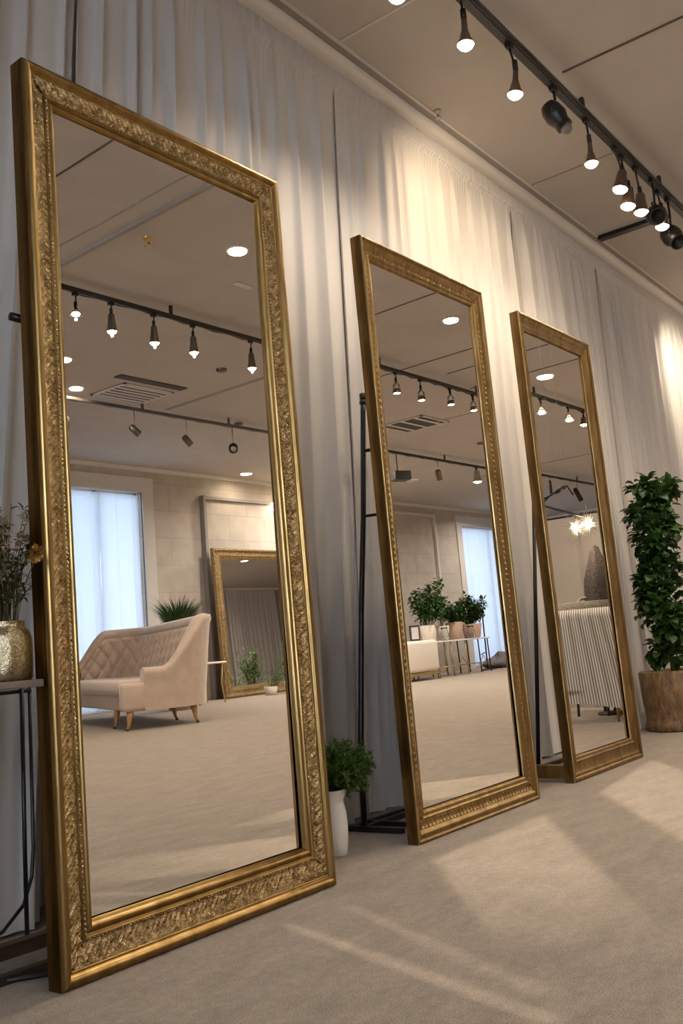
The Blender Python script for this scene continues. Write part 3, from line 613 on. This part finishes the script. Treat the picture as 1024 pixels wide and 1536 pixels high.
# ---------------------------------------------------------------- window drapes
def sheer(x0, x1, label, sd):
    return drape('sheer_curtain', x0, x1, YB-.06, .03, 3.38, M['sheer'], sd, amp=.03, fold=.2, slant=0, label=label, n_per=50, hd=False)
sheer(8.2, 8.98, 'blue-white sheer curtain, left half of the window behind the sofa', 21); sheer(8.98, 9.74, 'blue-white sheer curtain, right half of the window behind the sofa', 22)
sheer(19.6, 22.15, 'long finely pleated sheer curtain beyond the plant table in the middle mirror', 23)

# ---------------------------------------------------------------- curved tufted sofa
def sofa():
    Dd = Vector((.93, .37, 0)).normalized()
    ang = atan2(Dd.y, Dd.x)
    r = empty('sofa', (6.62, -4.25, 0), ang, 'beige velvet sofa with high curved button-tufted back and wooden legs', 'sofa')
    r.scale = (1.14, 1.14, 1.14)
    # local: x = depth (front->back), y = -length
    LEN = 2.7; DEP = .92
    # centre line of the arm/back wall
    pts = []
    A, R_ = .10, .38; th = .065
    def path():
        P = []
        x = .16
        while x < DEP-R_-th: P.append((x, -A)); x += .03
        cx, cy = DEP-R_-th, -A-R_
        for k in range(11): a = pi/2-k*pi/20; P.append((cx+R_*cos(a), cy+R_*sin(a)))
        y = cy-.03
        while y > -(LEN-A-R_): P.append((cx+R_, y)); y -= .03
        cy2 = -(LEN-A-R_)
        for k in range(11): a = -k*pi/20; P.append((cx+R_*cos(a), cy2+R_*sin(a)))
        x = cx-.03
        while x > .14: P.append((x, -(LEN-A))); x -= .03
        return P
    P = path(); n = len(P); S = [0]
    for i in range(1, n): S.append(S[-1]+hypot(P[i][0]-P[i-1][0], P[i][1]-P[i-1][1]))
    tot = S[-1]
    def top(i):
        s = S[i] if tot-S[i] > .35 else max(tot-S[i]+.35, 0); t = max(0, min(1, (s-.18)/.52)); t = t*t*(3-2*t)
        far = max(0, (S[i]-.8)/tot); return .56+.50*t-.06*far
    def nrm(i):
        a = P[max(0, i-1)]; c = P[min(n-1, i+1)]; dx, dy = c[0]-a[0], c[1]-a[1]; l = hypot(dx, dy) or 1; return (-dy/l, dx/l)   # points outward
    def shell(i, j):
        nx, ny = nrm(i); nx, ny = nx, ny; z1 = top(i); lean = .10
        prof = [(th, .18), (th*1.02, .30), (th*1.05, z1*.7), (th*1.1, z1-.08), (th*1.35, z1-.03), (th*1.15, z1+.015), (.3*th, z1+.03), (-.5*th, z1+.018), (-1.05*th, z1-.015), (-1.15*th, z1-.05), (-.8*th, z1-.075)]
        o, z = prof[j]; k = lean*max(0, z-.3)*min(1, max(0, (S[i]-.3)/.5), max(0, (tot-S[i]-.3)/.5))
        return (P[i][0]+nx*(o+k), P[i][1]+ny*(o+k), z)
    b = MB().grid(n, 11, shell)
    for e in (0, n-1):   # rounded front caps of the arms
        vs_ = [shell(e, j) for j in range(11)]+[(P[e][0]-nrm(e)[0]*.8*th, P[e][1]-nrm(e)[1]*.8*th, .18)]; b.add(vs_, [tuple(range(12))])
    b.build('sofa_shell', M['sofa'], r)
    # tufted inside
    NJ = 60; sub = 6; m_ = (n-1)*sub+1
    def tuft(ii, j):
        i = ii/sub; i0 = min(int(i), n-2); f = i-i0
        z1 = top(i0)*(1-f)+top(i0+1)*f-.07; z = .42+(z1-.42)*j/(NJ-1)
        nx = nrm(i0)[0]*(1-f)+nrm(i0+1)[0]*f; ny = nrm(i0)[1]*(1-f)+nrm(i0+1)[1]*f
        px = P[i0][0]*(1-f)+P[i0+1][0]*f; py = P[i0][1]*(1-f)+P[i0+1][1]*f; s = S[i0]*(1-f)+S[i0+1]*f
        u_ = s/.17; v_ = z/.23+.3*s
        a = abs(sin(pi*(u_+v_)/1)); c = abs(sin(pi*(u_-v_)/1)); puff = (a*c)**.38
        edge = min(1, j/5, (NJ-1-j)/4)
        k = .10*max(0, z-.3)*min(1, max(0, (s-.3)/.5), max(0, (tot-s-.3)/.5))
        o = -.8*th-.045*puff*edge+k
        return (px+nx*o, py+ny*o, z)
    MB().grid(m_, NJ, tuft).build('tufted_back', M['sofa'], r)
    bt = MB()
    for k in range(1, 60):
        for row in range(2, 7):
            s = k*.085; v_ = row*.5
            if (k+row) % 2: continue
            if s > tot-.1: continue
            i0 = max(q for q in range(n) if S[q] <= s); z = (v_-.3*s)*.23+.23*round(.3*s*2)/2
            if z < .46 or z > top(i0)-.13: continue
            nx, ny = nrm(i0); kk = .10*max(0, z-.3)*min(1, max(0, (s-.3)/.5)); bt.lathe([(.012, -.004), (.010, .004), (0, .007)], 8, Matrix.Translation((P[i0][0]-nx*(.8*th+.004-kk), P[i0][1]-ny*(.8*th+.004-kk), z)))
    bt.build('tuft_button', M['sofa'], r)
    MB().box(.0, DEP-.42, -LEN+.04, -.04, .18, .34, bev=.03).box(.3, DEP-.1, -LEN+.5, -.5, .19, .33).build('seat_base', M['sofa'], r)
    MB().box(-.06, DEP-.12, -LEN+.17, -.16, .33, .475, bev=.05).build('seat_cushion', M['sofa'], r)
    MB().box(-.065, .2, -.168, -.035, .18, .45, bev=.04).box(-.065, .2, -LEN+.035, -LEN+.168, .18, .45, bev=.04).build('arm_front', M['sofa'], r)
    for (x, y, kx) in ((.03, -.10, -1), (.70, -.20, 1), (.05, -.62, -1), (.72, -.9, 1), (.04, -LEN+.1, -1), (.70, -LEN+.2, 1)):
        lg = MB().tube([(x, y, .19), (x+kx*.012, y, .12), (x+kx*.02, y, .05), (x+kx*.035, y, .018)], [.034, .028, .017, .015], 12).build('leg', M['sofaleg'], r)
        MB().tube([(x+kx*.035, y, .02), (x+kx*.04, y, .0)], [.016, .018], 12).build('leg_tip', M['darktip'], lg)
    return r
sofa()
# planter with grass behind the sofa
gp = empty('potted_grass', (9.25, -6.45, 0), 0, 'spiky green grass in a tall planter standing behind the sofa', 'plant')
MB().lathe([(0, 0), (.20, 0), (.24, .9), (.25, .95), (.23, .95), (.22, .9), (0, .88)], 28).build('planter', M['terracotta'], gp)
gp.scale = (1, 1, 1.32); rg = random.Random(14); gb = MB()
for k in range(420):
    a = rg.uniform(0, 2*pi); sp_ = rg.random()**.5; base = Vector((.17*sp_*cos(a), .17*sp_*sin(a), .88)); L_ = rg.uniform(.25, .46)
    d = Vector((cos(a)*sp_*.95, sin(a)*sp_*.95, 1)).normalized(); side = Vector((-sin(a), cos(a), 0))*.008; mid = base+d*L_*.55; tip = base+d*L_+Vector((cos(a), sin(a), -.5))*L_*.18
    gb.add([base+side, base-side, mid+side*.9, mid-side*.9, tip], [(0, 1, 3, 2), (2, 3, 4)], True)
gb.build('grass', M['leafdark'], gp)
# small gold table
gt = empty('accent_table', (10.1, -6.95, 0), 0, 'small brass table with pale top beside the mirror leaning on the far wall', 'table')
MB().box(-.30, .30, -.25, .25, .60, .63, bev=.012).build('tabletop', M['whitecloth'], gt)
for sx in (-1, 1):
    for sy in (-1, 1): MB().tube([(sx*.25, sy*.2, .6), (sx*.23, sy*.18, .3), (sx*.26, sy*.21, 0)], [.016, .01, .012]).build('leg', M['brassrod'], gt)
wlg = empty('wall_light', (12.86, YB, 3.36), 0, 'small bright wall light above the mirror leaning on the far wall', 'wall light')
MB().box(-.05, .05, 0, .03, -.05, .05, bev=.006).build('back_plate', M['vent'], wlg); MB().box(-.075, .075, .03, .08, -.075, .075, bev=.02).build('shade', M['bulb'], wlg)
# leaning mirror at far wall
fm = empty('leaning_mirror', (13.25, -7.40, 0), pi, 'gold-framed mirror leaning on the pale far wall, reflected in the largest mirror', 'mirror')
fm.rotation_euler = (-radians(3), 0, pi)
Wd, Ht = 2.25, 2.52
frame_mesh(Wd, Ht, (.19, .19, .19, .19), [0, 0, .05, .15, .25, .30, .45, .6, .7, .75, .85, .95, 1], [-.05, 0, .02, .028, .02, .005, .0, .004, .008, -.006, .0, -.01, -.03], .03, lambda s, j, c: (.007*vnoise(s*30, j*1.7) if 5 < j < 10 else .002*vnoise(s*20, j))).build('frame', M['goldband'], fm)
MB().add([(.18, .03, .18), (Wd-.18, .03, .18), (Wd-.18, .03, Ht-.18), (.18, .03, Ht-.18)], [(0, 1, 2, 3)]).build('mirror_glass', M['mirror'], fm)
MB().box(.01, Wd-.01, .035, .06, .01, Ht-.01).build('backing_board', M['bark'], fm)
def sprigs(name, loc, label, h, w, n, seed, potr, poth, potm, leafm, leaf=(.05, .03), stemn=None, bushy=1.0):
    r = empty(name, loc, 0, label, 'plant'); rr = random.Random(seed)
    if potr: MB().lathe([(0, 0), (potr*.72, 0), (potr*.78, .01), (potr, poth), (potr*.93, poth), (potr*.9, poth-.02), (0, poth-.03)], 24).build('pot', M[potm], r)
    st = MB(); lf = MB()
    for k in range(n):
        a = rr.uniform(0, 2*pi); sp_ = rr.random()**.6*w; hh = h*rr.uniform(.45, 1)*(1-.25*sp_/max(w, .01)); top_ = Vector((sp_*cos(a), sp_*sin(a), poth+hh)); b0 = Vector((.2*sp_*cos(a), .2*sp_*sin(a), poth-.03)); st.tube([b0, b0.lerp(top_, .5), top_], .004, 5)
        for q in range(int(16*bushy)):
            t = rr.uniform(.3, 1.05); p = b0.lerp(top_, t); d = Vector((rr.gauss(0, 1), rr.gauss(0, 1), rr.gauss(.2, .7))); lf.leaf(p+d*.02, d, Vector((0, 0, 1)), leaf[0]*rr.uniform(.7, 1.3), leaf[1]*rr.uniform(.7, 1.3))
    st.build('stems', M['stem'], r); lf.build('foliage', M[leafm], r); return r
sprigs('potted_bamboo', (12.15, -6.95, 0), 'airy green sprigs in a low pot in front of the leaning far mirror', .75, .28, 16, 31, .16, .2, 'creampot', 'leafbush', (.10, .035), bushy=1)
sprigs('potted_bamboo', (11.65, -7.0, 0), 'short sparse sprigs in a low pot at the left foot of the leaning far mirror', .42, .25, 10, 32, .12, .14, 'creampot', 'leafbush', (.07, .025), bushy=.7)

# ---------------------------------------------------------------- plant table shown in the middle mirror
pt_ = empty('plant_table', (16.83, -6.6, 0), 0, 'long table on thin pale metal legs crowded with potted plants', 'table')
MB().box(-1.05, 1.05, -.3, .3, .69, .72, bev=.006).build('tabletop', M['white'], pt_)
for x in (-.98, -.45, .1, .6, .98):
    for y in (-.26, .26): MB().tube([(x, y, .69), (x+.04, y, 0)], .014).build('leg', M['brassrod'] if x < .5 else M['black'], pt_)
MB().tube([(-.9, .26, .2), (.9, .26, .2)], .01).tube([(-.3, .26, .1), (-.05, .26, .35), (.2, .26, .1)], .008).tube([(.5, .26, .1), (.75, .26, .35), (.95, .26, .1)], .008).build('stretcher', M['brassrod'], pt_)
sprigs('potted_shrub', (16.02, -6.6, .72), 'tallest leafy shrub in a pale pot at the left end of the plant table', .95, .40, 26, 41, .17, .33, 'creampot', 'leafdark', (.11, .07), bushy=1.6)
sprigs('potted_shrub', (16.55, -6.62, .72), 'airy light green shrub in a cream pot, second on the plant table', 1.05, .30, 14, 42, .15, .30, 'whitecloth', 'leafbush', (.10, .06), bushy=1.2)
sprigs('potted_shrub', (16.98, -6.6, .72), 'round dark shrub in a square-looking terracotta pot, third on the plant table', .45, .30, 40, 43, .19, .36, 'terracotta', 'leafdark', (.08, .05), bushy=2)
sprigs('potted_shrub', (17.66, -6.6, .72), 'dense dark shrub in a tapered terracotta pot at the right end of the plant table', .68, .34, 60, 44, .22, .30, 'terracotta', 'leafdark', (.09, .055), bushy=2)
for (x, lab) in ((16.32, 'clear glass vase on the plant table between the first two pots'), (17.32, 'clear glass vase on the plant table beside the right-hand pot')):
    tag(MB().lathe([(0, 0), (.07, 0), (.09, .12), (.06, .22), (.075, .26), (.07, .26), (.055, .22), (.084, .12), (.065, .01), (0, .01)], 20, T(x, -6.42, .72)).build('glass_vase', M['glass']), lab, 'vase')
bn = empty('covered_bench', (15.22, -6.55, 0), 0, 'cream-covered bench with gold base at the left of the plant table', 'bench')
MB().box(-.55, .52, -.35, .35, .16, .76, bev=.07).build('cover', M['whitecloth'], bn); MB().box(-.5, .55, -.36, .36, .10, .15, bev=.01).build('base', M['brassrod'], bn)
for x in (-.45, .5):
    for y in (-.3, .3): MB().tube([(x, y, .1), (x, y, 0)], .02).build('leg', M['brassrod'], bn)
pf = empty('picture_frame', (15.25, -6.4, .76), .3, 'small dark picture frame standing on the cream-covered bench', 'picture frame')
MB().box(-.12, .12, -.01, .012, 0, .30).build('frame', M['blacksat'], pf); MB().box(-.085, .085, .012, .016, .035, .265).build('picture', M['vent'], pf)
pp = empty('pipe_stand', (18.15, -6.6, 0), 0, 'thin black upright stand at the right end of the plant table', 'stand')
MB().tube([(0, 0, .02), (0, 0, 1.2)], .016).build('pole', M['black'], pp); MB().tube([(0, 0, 1.15), (.1, 0, 1.2)], .02).build('top_clamp', M['black'], pp); MB().tube([(-.22, 0, .02), (.28, .05, .02)], .014).tube([(-.22, 0, .35), (0, 0, .40)], .01).build('foot', M['black'], pp)
def blob(i, j):
    a = 2*pi*i/24; e = pi*j/14; rr_ = 1+.25*vnoise(cos(a)*1.6+3, sin(a)*1.6+j*.3+5); return (.42*rr_*cos(a)*sin(e), .28*rr_*sin(a)*sin(e), max(.0, .10+.17*rr_*cos(e)*(1+.5*cos(a))))
tag(MB().grid(25, 15, blob, M=T(19.15, -6.9, 0)).build('sack', M['sack']), 'slumped dark grey sack on the floor under the sheer curtain', 'sack')

# ---------------------------------------------------------------- partition drape corner shown in the farthest mirror
PD = drape('partition_drape', -.18, 1.75, 8.38, .02, 1.80, M['taupe'], 51, amp=.04, fold=.3, slant=0, label='taupe free-hanging drape on a low frame behind the striped throw', axis='y', hd=False)
r = empty('drape_frame', (8.45, .8, 0), 0, 'low black pipe frame that carries the taupe drape', 'frame')
MB().tube([(0, -1.0, 1.82), (0, .98, 1.82)], .016).build('crossbar', M['black'], r)
for y in (-1.0, .98): MB().tube([(0, y, 0), (0, y, 1.82)], .016).build('upright', M['black'], r); MB().box(-.18, .18, y-.15, y+.15, 0, .012).build('base_plate', M['black'], r)
# striped throw over a chair with gold legs
ch = empty('gold_leg_chair', (7.42, .86, 0), radians(-22), 'chair with thin gold legs under the striped throw', 'chair')
MB().box(-.22, .22, -.25, .25, .40, .44, bev=.01).build('seat', M['blacksat'], ch)
MB().box(-.24, -.20, -.23, .23, .44, .82, bev=.015).build('backrest', M['blacksat'], ch)
for sx in (-1, 1):
    for sy in (-1, 1): MB().tube([(sx*.19, sy*.21, .4), (sx*.21, sy*.23, 0)], .009).build('leg', M['brassrod'], ch)
def throw():
    b = MB(); nu, nv = 90, 40
    def fn(i, j):
        u_ = i/(nu-1); v = j/(nv-1); rip = .007*sin(u_*2*pi*7+v*2)+.003*sin(u_*50+v*7)
        y = -.27+.54*u_+ (.10*(v)*(u_-.3))
        path = v*1.15; hang = .74
        if path < hang: x = -.30+rip-.06*(path/hang); z = .135+path/hang*(.855-.135)
        elif path < hang+.12: k = (path-hang)/.12; a = k*pi; x = -.22-.08*cos(a)-.0+rip*.3; z = .855+.05*sin(a)
        else: x = -.14+rip; z = .855-(path-hang-.12)
        vv = max(0, (hang-path)/hang); y = -.30+.60*u_+.12*vv*(u_-.2)
        z += (.03*sin(u_*5) if path < .1 else 0)
        return (x, y, z)
    b.grid(nu, nv, fn)
    o = b.build('striped_throw', M['stripe']); uv = o.data.uv_layers.new(name='UVMap')
    for p in o.data.polygons:
        for li in p.loop_indices:
            vi = o.data.loops[li].vertex_index; i, j = divmod(vi, nv); uv.data[li].uv = (i/(nu-1), j/(nv-1))
    o.location = (7.42, .86, 0); o.rotation_euler = (0, 0, radians(-22))
    return tag(o, 'cream and brown striped throw hanging over the chair in the farthest mirror', 'throw')
throw()
# woven hat / basket on top, hanging knit, boom lamp
bk = empty('woven_basket', (7.87, .72, .0), 0, 'shallow woven straw basket on a stool behind the striped throw', 'basket')
MB().lathe([(0, .80), (.15, .80), (.21, .86), (.25, .97), (.24, .975), (.19, .87), (0, .82)], 30).build('basket_bowl', M['straw'], bk)
MB().tube([(-.2, 0, .94), (-.12, .02, 1.0), (.05, .05, 1.02), (.2, .05, .98)], .012).build('handle', M['straw'], bk)
st_ = empty('plant_stool', (7.87, .72, 0), 0, 'plain dark stool under the woven straw basket', 'stool')
MB().lathe([(0, .77), (.16, .77), (.16, .798), (0, .798)], 24).build('seat', M['darkwood'], st_)
for k in range(3): MB().tube([(.12*cos(k*2.1), .12*sin(k*2.1), .77), (.16*cos(k*2.1), .16*sin(k*2.1), 0)], .012).build('leg', M['darkwood'], st_)
kn = empty('knit_garment', (7.97, .835, 0), 0, 'dark speckled knitted garment on a stand at the right of the farthest mirror', 'garment')
def kf(i, j):
    t = j/24; z = .30+t*1.15; w = .10+.07*sin(t*3.0)+(.05 if t < .5 else 0)-(.07*max(0, t-.75)/.25); a = 2*pi*i/24
    return (w*1.0*cos(a)*(1+.1*sin(5*a)), w*.7*sin(a)*(1+.1*sin(5*a)), z)
MB().grid(25, 25, kf).build('knit', M['fur'], kn); MB().tube([(0, 0, 0), (0, 0, 1.46)], .012).build('pole', M['black'], kn); MB().lathe([(0, 0), (.15, 0), (.14, .02), (0, .03)], 20).build('base', M['black'], kn)
bl_ = empty('burst_lamp', (7.86, .62, 0), 0, 'starburst hanging lamp with two dazzling bulbs and glass spikes on a bent black arm', 'lamp')
MB().tube([(-.16, -.11, 1.90), (-.16, -.02, 1.93), (-.17, -.11, 1.86), (-.16, .02, 1.80), (-.16, .14, 1.75), (-.16, .27, 1.70)], .011).tube([(-.16, .04, 1.95), (-.16, .13, 1.985)], .02).tube([(-.16, -.02, 1.93), (-.16, .15, 1.99), (-.16, .2, 1.90)], .009).build('arm', M['black'], bl_)
MB().tube([(-.16, .05, 1.94), (-.16, .05, H)], .0012).tube([(-.16, .15, 1.98), (-.16, .15, H)], .0012).build('hanging_wire', M['steel'], bl_)
MB().lathe([(0, 0), (.05, 0), (.05, -.03), (0, -.03)], 20, T(-.16, .10, H)).build('ceiling_rose', M['black'], bl_)
rs = random.Random(9)
for (dx, dy, dz) in ((-.20, .20, 1.61), (-.14, .30, 1.63)):
    c = Vector((dx, dy, dz)); MB().lathe([(0, -.03), (.022, -.022), (.03, 0), (.022, .022), (0, .03)], 16, Matrix.Translation(c)).build('bulb', M['bulb'], bl_)
    s_ = MB()
    for k in range(80):
        d = Vector((rs.gauss(0, 1), rs.gauss(0, 1), rs.gauss(0, 1))).normalized(); s_.tube([c+d*.02, c+d*rs.uniform(.08, .20)], [.0022, .0006], 4)
    s_.build('glass_spike', M['steel'], bl_)
    MB().tube([tuple(c), tuple(c.lerp(Vector((-.16, c.y, 1.74)), 1))], .004, 6).build('bulb_arm', M['black'], bl_)
l = bpy.data.lights.new('burst_glow', 'POINT'); l.energy = 12; l.color = WARM; l.shadow_soft_size = .012; o = bpy.data.objects.new('burst_glow', l); COL.objects.link(o); o.location = (7.69, .87, 1.63)

# ---------------------------------------------------------------- drape washes by the near track, added lights for mirror-bounced floor patches
can_lamp((8.6, 1.85, 3.46), (.5, .75, -.5), 'lamp aimed at the drapes, beyond the right edge on the near track', 0, 'can', True, .13, .048, None, 100, beam=False)
spot('drape_wash', (4.42, 1.88, 3.40), (4.86, 2.62, 3.05), 38, (1, .78, .52), 120, 1, .05)  # added glow on the bright drape, no fixture of its own
spot('drape_wash', (5.3, 1.86, 3.46), (5.6, 2.62, 2.9), 10, (1, .84, .62), 110, 1, .05)  # second wash added for the drapes, also without a fixture
spot('drape_wash', (8.66, 1.93, 3.42), (9.2, 2.62, 2.9), 60, (1, .84, .62), 100, 1, .05)
def patch_light(loc, quad, power, label, cone=50, aim=None, rad=.0014):  # added out of view to imitate light the mirrors bounce onto the carpet
    """added unseen light: box head whose four-sided gate shapes the floor patch"""
    x, y, z = loc; g = .12; r = empty('added_patch_light', loc, 0, label, 'lamp')
    qs = [((px-x)*g/z, (py-y)*g/z) for (px, py) in quad]; o_ = .11
    outer = [(-o_, -o_), (o_, -o_), (o_, o_), (-o_, o_)]
    cx = sum(q[0] for q in qs)/4; cy = sum(q[1] for q in qs)/4
    qs.sort(key=lambda q: atan2(q[1]-cy, q[0]-cx)); 
    outer = [(-o_+cx, -o_+cy), (o_+cx, -o_+cy), (o_+cx, o_+cy), (-o_+cx, o_+cy)]
    # ring triangulated from dense angular samples
    def inner(a):
        d = (cos(a), sin(a)); best = None
        for k in range(4):
            p, q = qs[k], qs[(k+1) % 4]; ex, ey = q[0]-p[0], q[1]-p[1]; den = d[0]*ey-d[1]*ex
            if abs(den) < 1e-12: continue
            t = ((p[0]-cx)*ey-(p[1]-cy)*ex)/den; u_ = ((p[0]-cx)*d[1]-(p[1]-cy)*d[0])/den
            if t > 0 and -1e-6 <= u_ <= 1+1e-6: best = t if best is None else min(best, t)
        return (cx+d[0]*best, cy+d[1]*best)
    angs = sorted([2*pi*k/120-pi for k in range(120)]+[atan2(q[1]-cy, q[0]-cx) for q in qs]); vs_ = []
    for a in angs:
        i_ = inner(a); m_ = max(abs(cos(a)), abs(sin(a))); vs_ += [(i_[0], i_[1], -g), (cx+cos(a)/m_*o_, cy+sin(a)/m_*o_, -g)]
    n = len(angs); fs_ = [(2*k, 2*k+1, 2*((k+1) % n)+1, 2*((k+1) % n)) for k in range(n)]
    MB().add(vs_, fs_).build('gate_plate', M['black'], r)
    b = MB()
    for (a, c, e, f) in ((cx-o_, cx-o_+.004, cy-o_, cy+o_), (cx+o_-.004, cx+o_, cy-o_, cy+o_), (cx-o_, cx+o_, cy-o_, cy-o_+.004), (cx-o_, cx+o_, cy+o_-.004, cy+o_)): b.box(a, c, e, f, -g, .05)
    b.box(cx-o_, cx+o_, cy-o_, cy+o_, .05, .055); b.build('lamp_head', M['black'], r)
    MB().tube([(0, 0, .05), (0, 0, 3.712-z)], .008).build('stem', M['black'], r)
    a = aim or (sum(q[0] for q in quad)/4, sum(q[1] for q in quad)/4)
    spot('added_patch_beam', loc, (a[0], a[1], 0), power, (1, .88, .72), cone, 1, rad)
patch_light((2.30, 1.79, 3.50), [(2.896, 1.89), (3.724, 1.864), (2.30, .85), (1.66, .80)], 300, 'added unseen box light, standing in for the mirror-bounced patch before the middle mirror', 50, (3.35, 1.9), .0012)
patch_light((2.68, 1.79, 3.50), [(4.272, 1.839), (5.283, 1.95), (4.0, .95), (3.05, .95)], 380, 'added unseen box light, standing in for the mirror-bounced patch before the farthest mirror', 66, (4.8, 1.85), .0009)
patch_light((1.90, 1.79, 3.50), [(2.085, 1.89), (2.125, 1.89), (1.80, .90), (1.745, .90)], 160, 'added unseen box light, standing in for the nearer mirror-bounced streak on the carpet', 50, (1.95, 1.4), .0006)
patch_light((1.50, 1.79, 3.50), [(2.300, 1.83), (2.335, 1.83), (1.93, 1.0), (1.88, 1.0)], 120, 'added unseen box light, standing in for the fainter mirror-bounced streak on the carpet', 50, (2.1, 1.5), .0008)
